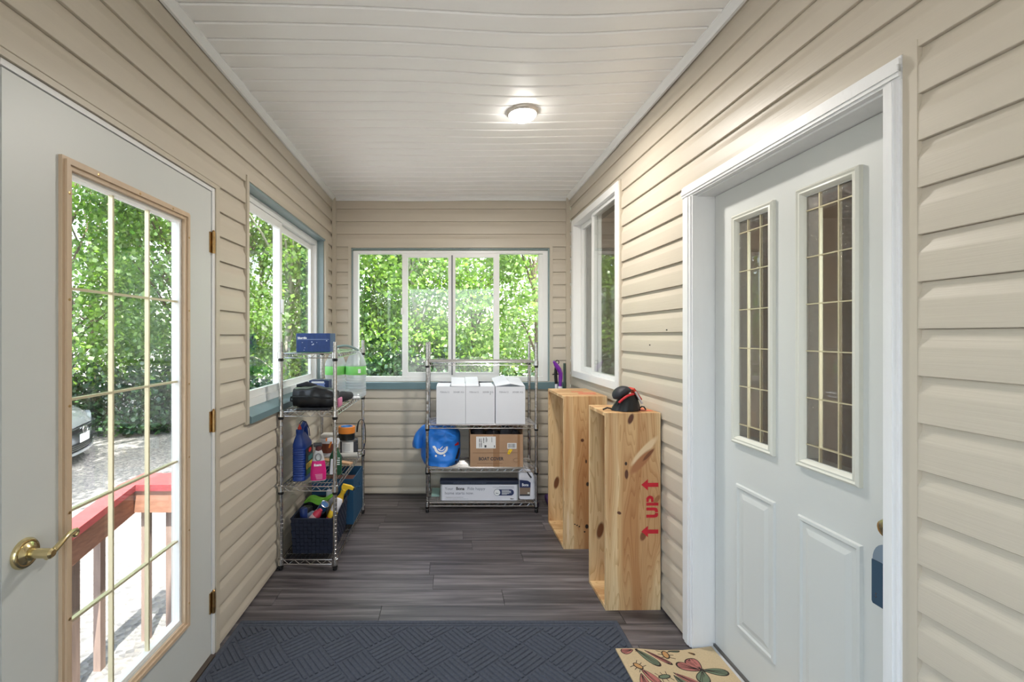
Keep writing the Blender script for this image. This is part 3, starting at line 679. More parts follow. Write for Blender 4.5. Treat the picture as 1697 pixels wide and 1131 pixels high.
for i, (x0, lab) in enumerate(((-0.115, 'white wine carton above the blue bag, flap open at its front corner'),
                               (0.120, 'middle one of the three white cartons, between the two others'),
                               (0.359, 'white carton on the back shelf with a humped peaked flap, above the boat cover box'))):
    w, d, h = 0.236 if i < 2 else 0.24, 0.26, 0.300
    t = thing('wine_carton', lab, 'carton', (x0, 3.645, Z2[2] + 0.001), 0, 'white cartons on the back shelf')
    mb = MB(); carton_shell(mb, w - 0.003, d, h); mb.build('body', M['carton'], t)
    W = w - 0.003
    if i == 0:
        flap('flap', (0.004, 0.002, h), (W * 0.46, 0.002, h), (W * 0.5, 0.09, h + 0.018), (0.012, 0.09, h + 0.02), t, M['carton'])
        flap('flap', (0.012, d - 0.004, h), (0.016, 0.11, h + 0.03), (W * 0.55, 0.11, h + 0.026), (W * 0.55, d - 0.004, h), t, M['carton'])
        flap('flap', (W * 0.5, 0.002, h + 0.003), (W - 0.001, 0.002, h + 0.001), (W - 0.001, d, h + 0.046), (W * 0.52, d, h + 0.05), t, M['carton'])
    elif i == 1:
        flap('flap', (0.001, 0.002, h + 0.001), (W * 0.46, 0.002, h + 0.003), (W * 0.46, d, h + 0.054), (0.001, d, h + 0.05), t, M['carton'])
        flap('flap', (W * 0.5, 0.002, h), (W - 0.004, 0.002, h), (W - 0.02, 0.1, h + 0.02), (W * 0.5, 0.1, h + 0.018), t, M['carton'])
        flap('flap', (W * 0.5, d - 0.004, h), (W * 0.5, 0.12, h + 0.03), (W - 0.018, 0.12, h + 0.026), (W - 0.01, d - 0.004, h), t, M['carton'])
    else:
        flap('flap', (0.0, 0.0, h), (W * 0.5, -0.004, h + 0.022), (W * 0.38, d * 0.8, h + 0.075), (-0.012, d * 0.85, h + 0.045), t, M['carton'])
        flap('flap', (W * 0.5, -0.004, h + 0.022), (W, 0.0, h), (W - 0.02, d * 0.8, h + 0.05), (W * 0.42, d * 0.8, h + 0.062), t, M['carton'])
    text('lettering', '750mlx12', 0.019, FRONT((0.028, -0.0008, h - 0.05)), M['grey_print'], t)
    text('lettering', '20X8K KG', 0.019, FRONT((0.135, -0.0008, h - 0.05)), M['grey_print'], t)
    if i == 1: MB().tube([(0.196, -0.001, h - 0.052), (0.199, -0.001, h - 0.058), (0.195, -0.001, h - 0.064)], 0.0014, 5).build('ink_mark', M['ink'], t)

# BOAT COVER box
bx = thing('cardboard_box', 'open brown BOAT COVER cardboard box with shipping label and yellow sticker', 'box', (0.156, 3.655, Z2[1] + 0.001))
w, d, h = 0.425, 0.26, 0.262
mb = MB(); carton_shell(mb, w, d, h); mb.build('body', M['kraft'], bx)
flap('flap', (0.006, d - 0.004, h), (w - 0.006, d - 0.004, h), (w - 0.01, d + 0.02, h + 0.055), (0.01, d + 0.02, h + 0.055), bx, M['kraft_in'])
flap('flap', (w - 0.003, 0.01, h), (w - 0.003, d - 0.01, h), (w + 0.01, d - 0.014, h + 0.05), (w + 0.006, 0.07, h + 0.045), bx, M['kraft_in'])
flap('flap', (0.003, 0.01, h), (0.003, d - 0.01, h), (-0.014, d - 0.014, h + 0.05), (-0.012, 0.03, h + 0.048), bx, M['kraft_in'])
MB().box(0.02, w - 0.03, -0.0016, -0.0002, 0.113, 0.116).build('crease', M['kraft_in'], bx)
MB().box(0.185, 0.235, -0.001, -0.0001, 0.0, h).build('tape_strip', M['tape'], bx)
MB().box(w - 0.045, w - 0.025, -0.001, -0.0001, 0.0, h).build('tape_strip', M['tape'], bx)
lb_ = MB().box(0.048, 0.205, -0.002, -0.001, 0.15, 0.245).build('shipping_label', M['paper'], bx)
bars = MB()
rr = random.Random(5)
for k in range(7):
    z = 0.16 + k * 0.0105
    for c in range(2): bars.box(0.072 + c * 0.014, 0.08 + c * 0.014, -0.0026, -0.0021, z, z + 0.003 + rr.random() * 0.005)
for k in range(10): bars.box(0.105, 0.112, -0.0026, -0.0021, 0.195 + k * 0.0042, 0.1972 + k * 0.0042 + rr.random() * 0.0015)
bars.box(0.126, 0.130, -0.0026, -0.0021, 0.2, 0.24); bars.box(0.134, 0.137, -0.0026, -0.0021, 0.205, 0.23); bars.box(0.192, 0.198, -0.0026, -0.0021, 0.157, 0.175); bars.box(0.172, 0.175, -0.0026, -0.0021, 0.2, 0.24); bars.box(0.115, 0.13, -0.0026, -0.0021, 0.157, 0.176)
bars.build('label_print', M['ink'], lb_, kind='stuff')
lb_ = MB().box(0.298, 0.372, -0.002, -0.001, 0.147, 0.193).build('barcode_label', M['paper'], bx)
bars = MB(); x = 0.305
while x < 0.365:
    ww = 0.001 + rr.random() * 0.0025; bars.box(x, x + ww, -0.0026, -0.0021, 0.155, 0.188); x += ww + 0.0012 + rr.random() * 0.002
bars.build('label_print', M['ink'], lb_, kind='stuff')
st = MB(); st.prism([(0.298, 0.105), (0.316, 0.101), (0.341, 0.14), (0.322, 0.148), (0.306, 0.134)], -0.0034, -0.0026, 'y'); st = st.build('yellow_sticker', M['yellow'], bx)
MB().tube([(0.312, -0.0038, 0.124), (0.315, -0.0038, 0.114), (0.319, -0.0038, 0.116)], 0.0014, 5).build('ink_mark', M['ink'], st)
text('lettering', 'BOAT COVER', 0.0365, FRONT((0.068, -0.0012, 0.054)), M['ink'], bx, bold=0.0009, sx=0.88)
MB().box(0.055, 0.26, -0.0012, -0.0004, 0.029, 0.0315).build('print_line', mat('faded ink', rgb(120, 90, 70), 0.8), bx)
MB().tube([(0.372 + 0.024 * math.cos(a), -0.0008, 0.056 + 0.014 * math.sin(a)) for a in np.linspace(0.4, 2 * PI, 20)], 0.0011, 4).build('ink_drawing', mat('faded ink line', rgb(130, 100, 78), 0.8), bx)
cv = MB()
for k, (x, hh, rr_) in enumerate(((0.075, 0.012, 0.06), (0.19, -0.006, 0.07), (0.30, 0.03, 0.055), (0.37, -0.004, 0.045))): cv.loft([[(x + rr_ * math.cos(a_) * math.cos(t_) * (1 + 0.2 * math.sin(3 * a_ + k)), 0.13 + 0.09 * math.sin(a_) * math.cos(t_), h - 0.035 + hh + 0.05 * math.sin(t_) + 0.008 * math.sin(5 * a_ + 3 * t_)) for a_ in np.linspace(0, 2 * PI, 14, endpoint=False)] for t_ in np.linspace(-0.3, 1.5, 6)])
boat = cv.build('folded_cover', mat('dark grey canvas', rgb(74, 72, 76), 0.9), None, smooth=60); boat.location = bx.location
tag(boat, 'dark grey crumpled cover stuffed inside the open BOAT COVER box', 'cover')

# blue shopping bag: a height field so the printed cart can follow its folds
BX, BY, BZ = -0.085, 3.80, Z2[1] + 0.001
bag_h = 0.315
def bag_half(z):
    t = z / bag_h
    return 0.165 * (1 - 0.16 * (1 - min(t / 0.25, 1)) ** 2) * (1 - 0.38 * max(0, (t - 0.72) / 0.28) ** 2)
def bag_y(x, z, side=-1):
    wv = bag_half(z); q = max(0.0, 1 - (abs(x) / wv) ** 2.6)
    dep = (0.125 - 0.03 * (z / bag_h) ** 2) * q ** 0.5
    n = noise.noise(Vector((x * 9 + side, z * 9, 3.1))) * 0.03 + noise.ridged_multi_fractal(Vector((x * 6 + z * 5, z * 7 - x * 4, side)), 1, 2, 3, 1, 2) * 0.014
    return side * (dep + n * q)
bag = thing('shopping_bag', 'bright blue plastic shopping bag with white smiling cart logo', 'bag', (BX, BY, BZ))
mb = MB(); rings = []
nz_, nx_ = 40, 36
for i in range(nz_ + 1):
    z = bag_h * i / nz_; ring = []; wv = bag_half(z)
    shift = 0.01 * math.sin(z * 20)
    for j in range(nx_):
        a = -1 + 2 * j / (nx_ - 1); x = math.sin(a * PI / 2) * wv; ring.append((x, bag_y(x, z, -1), z + 0.004 * noise.noise(Vector((x * 14, z * 14, 9)))))
    for j in range(nx_ - 2, 0, -1):
        a = -1 + 2 * j / (nx_ - 1); x = math.sin(a * PI / 2) * wv; ring.append((x, -bag_y(x, z, -1), z + 0.004 * noise.noise(Vector((x * 14, z * 14, 5)))))
    rings.append(ring)
M['bluebag'] = mat('blue woven plastic', rgb(42, 128, 228), 0.38, var=0.08, vscale=(14, 14, 14))
mb.loft(rings); mb.build('body', M['bluebag'], bag, smooth=60)
# side lobe and slack handles at the top
lobe = MB()
rg = []
for i in range(13):
    t = i / 12; z = 0.13 + 0.18 * t; cx = -0.185 + 0.06 * t * t; ww = 0.055 * (0.4 + 0.6 * math.sin(PI * min(1, 0.25 + t * 0.75))); dd = 0.05
    rg.append([(cx + ww * math.cos(a) * (1 + 0.15 * math.sin(3 * a + t * 4)), -0.02 + dd * math.sin(a) * (1 + 0.12 * math.cos(4 * a + t * 5)), z) for a in np.linspace(0, 2 * PI, 18, endpoint=False)])
lobe.loft(rg); lobe.build('side_fold', M['bluebag'], bag, smooth=60)
rg = MB(); rg.tube([(-0.06, -0.05, bag_h - 0.02), (-0.07, -0.052, bag_h + 0.006), (-0.02, -0.055, bag_h + 0.016), (0.05, -0.052, bag_h + 0.01), (0.07, -0.05, bag_h - 0.02)], 0.009, 8); rg.build('handle', M['bluebag'], bag, smooth=60)
M['white_print'] = mat('white print', rgb(240, 242, 246), 0.5)
def decal(name, stroke, wid, parent, m):
    """a printed stroke that lies on the bag's front"""
    mb = MB(); L = []; Rr = []
    for i, (x, z) in enumerate(stroke):
        a = Vector(stroke[max(0, i - 1)]); b = Vector(stroke[min(len(stroke) - 1, i + 1)]); t = (b - a).normalized(); n = Vector((-t.y, t.x))
        ww = wid[i] if isinstance(wid, list) else wid
        for k, lst in ((-1, L), (1, Rr)):
            p = Vector((x, z)) + n * ww * k; lst.append(p)
    rows = []
    for p, q in zip(L, Rr):
        row = []
        for s in np.linspace(0, 1, 4):
            c = p.lerp(q, s); row.append((c.x, bag_y(c.x, c.y, -1) - 0.0035, c.y))
        rows.append(row)
    n = 4
    v = [c for r in rows for c in r]; f = []
    for i in range(len(rows) - 1):
        for j in range(3): f.append((i * n + j, i * n + j + 1, (i + 1) * n + j + 1, (i + 1) * n + j))
    v2 = [(a, b + 0.0015, c) for a, b, c in v]; nv = len(v)
    mb.add(v, f); mb.add(v2, [q[::-1] for q in f])
    return mb.build(name, m, parent)
lg = [(-0.075 + 0.115 * t, 0.135 + 0.001 - 0.062 * math.sin(PI * (0.06 + 0.72 * t)) + 0.058 * t) for t in np.linspace(0, 1, 22)]
lg = [(-0.06, 0.155), (-0.05, 0.158), (-0.04, 0.146), (-0.034, 0.13)] + [(0.008 + 0.045 * math.cos(a), 0.15 + 0.045 * math.sin(a)) for a in np.linspace(1.18 * PI, 2.06 * PI, 18)]
decal('cart_logo', lg, 0.009, bag, M['white_print'])
decal('cart_logo', [(0.008 + 0.028 * math.cos(a), 0.152 + 0.026 * math.sin(a)) for a in np.linspace(1.12 * PI, 2.0 * PI, 12)], 0.0035, bag, M['white_print'])
decal('cart_logo', [(-0.012, 0.13), (0.02, 0.16)], 0.003, bag, M['white_print'])
for cx in (-0.034, 0.034):
    decal('cart_wheel', [(cx - 0.0085 + 0.0017 * k, 0.088) for k in range(11)], [0.0085 * math.sqrt(max(0.02, 1 - ((k - 5) / 5) ** 2)) for k in range(11)], bag, M['white_print'])
M['redp'] = mat('red print', rgb(206, 40, 36), 0.5)
decal('red_print', [(0.118 + 0.004 * k, 0.165 + 0.001 * k) for k in range(9)], [0.004 + 0.0013 * k for k in range(9)], bag, M['redp'])
decal('dark_print', [(0.125, 0.02), (0.135, 0.06), (0.148, 0.1), (0.154, 0.13)], [0.006, 0.012, 0.009, 0.005], bag, mat('dark print', rgb(40, 30, 48), 0.5))

# flooring kit box and jug on the bottom shelf
kb = thing('flooring_kit_box', 'long white and navy floor care box reading home starts now', 'box', (-0.082, 3.66, Z2[0] + 0.001))
w, d, h = 0.625, 0.08, 0.158
MB().rbox(0, w, 0.004, d, 0, h - 0.002, 0.002, 1).build('body', mat('grey white box', rgb(170, 176, 182), 0.5), kb)
MB().box(0.012, w - 0.012, 0.0, 0.0045, 0.002, h - 0.03).build('front_panel', mat('white box print', rgb(226, 228, 238), 0.4), kb)
MB().rbox(-0.004, w + 0.004, -0.003, d + 0.002, h - 0.026, h + 0.002, 0.002, 1).build('lid', M['navy'], kb)
M['greyblue_print'] = mat('grey blue print', rgb(112, 120, 140), 0.6)
M['navy_print'] = mat('navy print', rgb(38, 52, 96), 0.5)
t1 = text('lettering', 'Your ', 0.033, FRONT((0.034, -0.0008, 0.087)), M['greyblue_print'], kb)
text('lettering', 'Bona', 0.033, FRONT((0.124, -0.0008, 0.087)), M['ink'], kb, bold=0.0011)
text('lettering', 'Fide happy', 0.033, FRONT((0.216, -0.0008, 0.087)), M['greyblue_print'], kb, sx=1.0)
text('lettering', 'home starts now.', 0.033, FRONT((0.034, -0.0008, 0.051)), M['greyblue_print'], kb)
text('lettering', 'Congratulations on your beautiful floors', 0.0088, FRONT((0.04, -0.0008, 0.025)), M['ink'], kb)
text('lettering', 'This kit has all you need to keep your floors looking beautiful every day', 0.007, FRONT((0.04, -0.0008, 0.012)), M['greyblue_print'], kb, sx=0.9)
text('lettering', 'HARDWOOD FLOOR STARTER KIT   CLEANER AND MICROFIBER PAD', 0.0085, FRONT((0.1, -0.0038, h - 0.017)), M['greyblue_print'], kb)
text('lettering', 'Bona', 0.0125, FRONT((0.562, -0.0008, 0.012)), M['ink'], kb, bold=0.0008)
for k, l_ in enumerate((0.12, 0.17, 0.14)): MB().box(0.59 - l_, 0.59, -0.001, -0.0004, 0.115 - k * 0.007, 0.1165 - k * 0.007).build('print_line', M['greyblue_print'], kb)
pill = [(0.48 - 0.0, 0.092), (0.565, 0.092)] + [(0.565 + 0.025 * math.cos(a), 0.067 + 0.025 * math.sin(a)) for a in np.linspace(PI / 2, -PI / 2, 12)][1:] + [(0.46, 0.042), (0.46, 0.092)]
MB().prism(pill, -0.001, -0.0003, 'y').build('badge', M['navy_print'], kb)
MB().lathe([(0.027, 0), (0.027, 0.0014), (0.0, 0.0015)], (0.455, 0.0, 0.067), 28, Matrix.Rotation(PI / 2, 3, 'X')).build('badge', M['navy_print'], kb)
MB().lathe([(0.0245, 0), (0.0245, 0.002), (0.0, 0.0021)], (0.455, 0.0, 0.067), 28, Matrix.Rotation(PI / 2, 3, 'X')).build('badge', M['white_print'], kb)
text('lettering', 'Bona', 0.0105, FRONT((0.455, -0.0026, 0.058)), M['navy_print'], kb, bold=0.0004, align='CENTER')
for k, l_ in enumerate((0.07, 0.09, 0.085, 0.09, 0.07, 0.05)): MB().box(0.492, 0.492 + l_ * 0.85, -0.0016, -0.0011, 0.083 - k * 0.0065, 0.0858 - k * 0.0065).build('print_line', M['white_print'], kb)

def jug_poly():   # side outline of the white jug
    return [(0.0, 0.0), (0.125, 0.0), (0.128, 0.01), (0.128, 0.15), (0.118, 0.2), (0.09, 0.242), (0.064, 0.256), (0.034, 0.252), (0.006, 0.238), (0.0, 0.22)]
bj = thing('cleaner_jug', 'white jug of floor cleaner with brown and blue label beside the long box', 'jug', (0.553, 3.68, Z2[0] + 0.001))
M['hdpe'] = mat('white plastic jug', rgb(228, 228, 236), 0.35)
mb = MB()
bm = bmesh.new()
P = jug_poly(); vs0 = [bm.verts.new((x, 0, z)) for x, z in P]; f = bm.faces.new(vs0)
ex = bmesh.ops.extrude_face_region(bm, geom=[f]); bmesh.ops.translate(bm, vec=(0, 0.075, 0), verts=[v for v in ex['geom'] if isinstance(v, bmesh.types.BMVert)])
bmesh.ops.recalc_face_normals(bm, faces=bm.faces); bmesh.ops.bevel(bm, geom=[e for e in bm.edges], offset=0.008, segments=2, affect='EDGES')
bm.verts.index_update(); mb.add([v.co[:] for v in bm.verts], [[v.index for v in q.verts] for q in bm.faces]); bm.free()
mb.build('body', M['hdpe'], bj, smooth=50)
MB().prism([(0.058, 0.226), (0.066, 0.231), (0.102, 0.185), (0.099, 0.176), (0.09, 0.178), (0.072, 0.204)], -0.0015, 0.0, 'y').build('handle_gap', mat('handle opening', rgb(58, 58, 62), 0.8), bj)
MB().prism([(0.004, 0.032), (0.088, 0.032), (0.093, 0.14), (0.07, 0.155), (0.004, 0.162)], -0.001, 0.0, 'y').build('label', mat('brown label', rgb(136, 116, 100), 0.5), bj)
MB().prism([(0.004, 0.1), (0.092, 0.1), (0.093, 0.14), (0.07, 0.155), (0.004, 0.162)], -0.0016, -0.001, 'y').build('label_top', M['navy_print'], bj)
MB().prism([(0.004, 0.032), (0.088, 0.032), (0.088, 0.045), (0.004, 0.045)], -0.0016, -0.001, 'y').build('label_foot', M['ink'], bj)
MB().box(0.068, 0.084, -0.002, -0.0012, 0.048, 0.062).build('label_seal', M['cream'], bj)
text('lettering', 'Bona', 0.032, FRONT((0.022, -0.0022, 0.112)), M['white_print'], bj, bold=0.0008, sx=0.82)
MB().tube([(0.128 + 0.0, 0.04, 0.02), (0.112, -0.002, 0.07), (0.1, -0.003, 0.14), (0.112, 0.0, 0.18)], 0.002, 5).build('seam', M['hdpe'], bj, smooth=60)
gf = MB().rbox(-0.16, -0.092, 3.75, 3.93, Z2[0] + 0.001, Z2[0] + 0.016, 0.003, 1).build('folder', mat('pale green plastic', rgb(176, 214, 204), 0.5)); tag(gf, 'pale green folder lying flat at the back of the bottom shelf', 'folder')

# ------------------------------------------------------------------ wooden crates
def crate(name, label, loc, rz, w, d, h, knots, mark):
    t = thing(name, label, 'crate', loc, rz, 'pine crates standing on end')
    tb = 0.019
    front = pine_mat('knotty pine', True, knots, heart=(w * 0.42, 0.055))
    pm = pine_mat('pine board', True, ((0.06, h * 0.3, 0.02, 0.05, 0.2, (120, 74, 44)),), base=(226, 194, 146))
    pt = pine_mat('pine end board', False, (), base=(232, 200, 150))
    MB().rbox(0, w, 0, tb, 0, h, 0.0015, 1).build('side_panel', front, t)
    MB().rbox(0, w, d - tb, d, 0, h, 0.0015, 1).build('side_panel', pm, t)
    MB().rbox(0, w - 0.001, tb, d - tb, h - tb, h - 0.0005, 0.001, 1).build('end_panel', pt, t)
    MB().rbox(0, w - 0.001, tb, d - tb, 0.0005, tb, 0.001, 1).build('end_panel', pt, t)
    MB().rbox(w - 0.013, w - 0.001, tb, d - tb, tb, h - tb, 0.001, 1).build('bottom_panel', pm, t)
    return t
red = mat('red stencil paint', rgb(196, 26, 44), 0.6, var=0.1, vscale=(40, 40, 40))
redt = mat('faded red stencil paint', rgb(214, 112, 84), 0.6, var=0.12, vscale=(40, 40, 40))
kn = (92, 52, 34)
c1 = crate('wooden_crate', 'pine crate standing on end with red UP stencil and black knee pad on top', (0.795, 2.335, 0), 0.02, 0.285, 0.27, 1.016,
           [(0.13, 0.985, 0.014, 0.03, 0.35, kn), (0.108, 0.70, 0.010, 0.026, 0.0, kn), (0.105, 0.755, 0.007, 0.01, 0, (60, 40, 30)), (0.2, 0.82, 0.02, 0.1, 0.75, (228, 200, 160)), (0.185, 0.765, 0.024, 0.09, 0.75, (168, 112, 72)), (0.222, 0.8, 0.009, 0.045, 0.75, (122, 74, 46)), (0.07, 0.502, 0.012, 0.008, 0.4, kn), (0.265, 0.57, 0.012, 0.028, 0.6, (160, 108, 66)), (0.195, 0.385, 0.016, 0.03, 0.3, (130, 80, 50))], True)
def up_mark(parent, M3, m, which):
    """two arrows and the word, painted so that the boards' length is sideways: drawn in a u (reading up the board) / v plane"""
    def poly(name, P):
        mb = MB(M3); mb.loft([[(a, b, 0.0) for a, b in P], [(a, b, 0.0008) for a, b in P]]); mb.build(name, m, parent)
    def arrow(u):
        poly('stencil_arrow', [(u - 0.01, 0.0), (u + 0.011, 0.0), (u + 0.011, 0.054), (u + 0.03, 0.054), (u + 0.001, 0.088), (u - 0.028, 0.054), (u - 0.01, 0.054)])
    if 'a' in which: arrow(0.0)
    if 'b' in which: arrow(0.24)
    if 'u' in which:
        # U in two strokes, P in two strokes (stencil gaps)
        poly('stencil_letter', [(0.072, 0.062), (0.072, 0.018), (0.076, 0.006), (0.084, 0.001), (0.096, 0.001), (0.096, 0.017), (0.089, 0.018), (0.087, 0.024), (0.087, 0.062)])
        poly('stencil_letter', [(0.1, 0.001), (0.112, 0.002), (0.121, 0.008), (0.124, 0.02), (0.124, 0.062), (0.109, 0.062), (0.109, 0.024), (0.107, 0.018), (0.1, 0.017)])
        poly('stencil_letter', [(0.134, 0.0), (0.149, 0.0), (0.149, 0.062), (0.134, 0.062)])
        poly('stencil_letter', [(0.153, 0.062), (0.172, 0.062), (0.182, 0.054), (0.186, 0.043), (0.182, 0.031), (0.173, 0.025), (0.153, 0.025), (0.153, 0.037), (0.167, 0.038), (0.171, 0.044), (0.167, 0.049), (0.153, 0.05)])
up_mark(c1, axes((0.272, -0.0012, 0.405), (0, 0, 1), (-1, 0, 0)), red, 'abu')
MB().box(0.15, 0.27, 0.05, 0.09, 1.0158, 1.0166).build('stencil_patch', redt, c1)
MB().prism([(0.19, 0.1), (0.26, 0.1), (0.26, 0.16), (0.21, 0.15)], 1.0158, 1.0166, 'z').build('stencil_patch', redt, c1)
c2 = crate('wooden_crate', 'bare pine crate standing on end nearer the back window', (0.745, 3.005, 0), 0.02, 0.29, 0.44, 1.012,
           [(0.125, 0.72, 0.012, 0.012, 0, kn), (0.16, 0.43, 0.011, 0.015, 0, (50, 34, 26)), (0.15, 0.58, 0.006, 0.014, 0, (60, 38, 28)), (0.2, 0.62, 0.02, 0.06, 0.3, (168, 116, 76)), (0.075, 0.165, 0.006, 0.004, 0.3, (40, 28, 22)), (0.09, 0.158, 0.007, 0.004, -0.3, (40, 28, 22)), (0.105, 0.15, 0.006, 0.005, 0, (40, 28, 22)), (0.155, 0.15, 0.012, 0.016, 0, (40, 28, 22)), (0.14, 0.115, 0.006, 0.006, 0, (40, 28, 22)), (0.03, 0.15, 0.008, 0.11, 0, (232, 204, 168))], False)
for (a, b, c, d) in ((0.13, 0.25, 0.09, 0.12), (0.15, 0.27, 0.15, 0.19), (0.12, 0.2, 0.22, 0.25)): MB().box(a, b, c, d, 1.0118, 1.0126).build('stencil_patch', redt, c2)

# knee pad on the near crate
kp = thing('knee_pad', 'black ribbed knee pad with red band lying on the pine crate', 'knee pad', (0.925, 2.42, 1.0165), 0.1)
def dome(w0, h0, d0, rows=14, cols=22, fx=None):
    rings = []
    for i in range(rows + 1):
        t = i / rows; ring = []
        for j in range(cols):
            a = 2 * PI * j / cols; x, y, z = fx(t, a); ring.append((x, y, z))
        rings.append(ring)
    return rings
mb = MB()
def shell(t, a):
    r = 1 - 0.52 * t ** 1.5; rib = 1 + 0.035 * math.cos(14 * a) * (1 - t)
    return (0.005 + 0.076 * r * math.cos(a) * rib + 0.018 * t, 0.05 * r * math.sin(a) * rib, 0.085 * t)
mb.loft(dome(0, 0, 0, fx=shell, cols=70)); mb.build('ribbed_shell', M['black'], kp, smooth=60)
Rp = Matrix.Rotation(-0.5, 3, 'Y')
mb = MB(); rg = []
for i in range(13):
    t = -1 + 2 * i / 12; s = max(0.02, 1 - abs(t) ** 2.6) ** 0.5
    rg.append([Rp @ Vector((0.052 * t, 0.044 * s * math.cos(a), 0.025 * s * math.sin(a) + 0.012 * (1 - t * t))) + Vector((-0.022, -0.012, 0.09)) for a in np.linspace(0, 2 * PI, 20, endpoint=False)])
mb.loft(rg); mb.build('padded_cap', mat('black padded fabric', rgb(30, 32, 40), 0.6), kp, smooth=60)
mb = MB(); pts = [Rp @ Vector((-0.05 + 0.09 * t, -0.053 + 0.012 * (2 * t - 1) ** 2, -0.02 + 0.012 * math.sin(PI * t))) + Vector((-0.022, -0.01, 0.09)) for t in np.linspace(0, 1, 14)]
mb.tube(pts, 0.006, 8); mb.build('red_band', mat('red fabric', rgb(186, 30, 40), 0.6), kp, smooth=60)
st = MB(); st.loft([[(0.032, y, 0.112), (0.04, y, 0.12), (0.083, y, 0.06), (0.072, y, 0.055)] for y in (-0.03, 0.03)]); st.build('red_strap', mat('orange red fabric', rgb(206, 62, 46), 0.6), kp)
st = MB(); st.loft([[(0.04, y, 0.098), (0.046, y, 0.104), (0.085, y, 0.04), (0.076, y, 0.036)] for y in (-0.036, -0.028)]); st.build('grey_strap', mat('grey fabric', rgb(196, 190, 190), 0.7), kp)
mb = MB(); mb.tube([(0.075, -0.01, 0.008), (0.088, -0.012, 0.02), (0.1, -0.014, 0.018), (0.108, -0.02, 0.003)], 0.004, 6); mb.tube([(-0.07, 0.01, 0.008), (-0.09, 0.014, 0.012), (-0.115, 0.01, 0.004)], 0.0045, 6); mb.build('strap_end', M['blackfab'], kp, smooth=60)

# upright stick vacuum and garden stake in the corner
vc = thing('stick_vacuum', 'purple handled stick vacuum leaning in the corner behind the far crate', 'vacuum', (0.93, 3.84, 0))
pur = mat('purple plastic', rgb(122, 44, 160), 0.35)
mb = MB(); mb.rbox(-0.13, 0.08, -0.26, 0.06, 0.002, 0.06, 0.02, 3); mb.build('floor_head', mat('dark purple plastic', rgb(70, 34, 104), 0.4), vc, smooth=50)
mb = MB(); mb.tube([(-0.01, 0.0, 0.05), (-0.01, 0.0, 0.4), (0.0, 0.03, 0.98)], 0.019, 12); mb.build('tube', M['hdpe'], vc, smooth=50)
mb = MB(); mb.lathe([(0.03, 0.12), (0.055, 0.14), (0.055, 0.45), (0.03, 0.5)], (-0.06, -0.03, 0), 20, sy=0.8); mb.build('dust_bin', pur, vc, smooth=40)
mb = MB(); mb.tube([(0.0, 0.03, 0.97), (0.003, 0.03, 1.02)] + [(0.004, 0.028, 1.05), (0.004, 0.026, 1.09), (-0.012, 0.02, 1.125), (-0.04, 0.01, 1.165), (-0.062, 0.002, 1.195)], [0.013, 0.014, 0.017, 0.017, 0.019, 0.018, 0.008], 12); mb.build('handle', pur, vc, smooth=60)
mb = MB(); mb.tube([(-0.03, 0.045, 1.0), (-0.034, 0.045, 1.06), (-0.034, 0.045, 1.12), (-0.03, 0.042, 1.17)], [0.012, 0.014, 0.012, 0.009], 10)
mb.tube([(-0.022 + 0.014 * math.cos(a), 0.04, 1.185 + 0.016 * math.sin(a)) for a in np.linspace(0, 2 * PI, 16)], 0.004, 6); mb.tube([(-0.07, 0.0, 1.083), (-0.03, 0.04, 1.085), (0.0, 0.03, 1.082)], 0.005, 6); mb.build('grip', M['black'], vc, smooth=60)
mb = MB(); mb.tube([(-0.03, 0.045, 0.5), (-0.03, 0.045, 1.01)], 0.011, 10); mb.build('wand', M['hdpe'], vc, smooth=60)
sk = MB().tube([(0.994, 3.96, 0.001), (0.996, 3.985, 1.17)], 0.011, 10).build('garden_stake', mat('dark green stake', rgb(62, 82, 72), 0.5), smooth=60); tag(sk, 'dark green garden stake standing in the corner beside the purple vacuum handle', 'stake')

# ------------------------------------------------------------------ things on the left shelf
X0, Y0 = A0
# top shelf
nb = thing('navy_box', 'scuffed navy blue carton on the top of the left wire shelf', 'box', (-0.972, 2.86, Z1[3] + 0.0015), 0.03)
M['scuffnavy'] = mat('scuffed navy cardboard', rgb(34, 62, 118), 0.5, var=0.18, vscale=(60, 60, 25))
MB().rbox(0, 0.212, 0, 0.15, 0, 0.118, 0.0025, 1).build('body', M['scuffnavy'], nb)
MB().box(0.008, 0.205, -0.0012, -0.0002, 0.078, 0.0805).build('print_line', mat('pale blue print', rgb(150, 168, 204), 0.6), nb)
text('lettering', 'blue\u2022tile', 0.017, FRONT((0.01, -0.0012, 0.0835)), M['white_print'], nb, bold=0.0008)
rr = random.Random(11)
for k in range(9): 
    x = 0.02 + rr.random() * 0.17; z = 0.01 + rr.random() * 0.06; MB().box(x, x + 0.003 + rr.random() * 0.006, -0.001, -0.0002, z, z + 0.002 + rr.random() * 0.006).build('scuff', mat('scuff', rgb(190, 200, 220), 0.7) if k == 0 else bpy.data.materials['scuff'], nb)
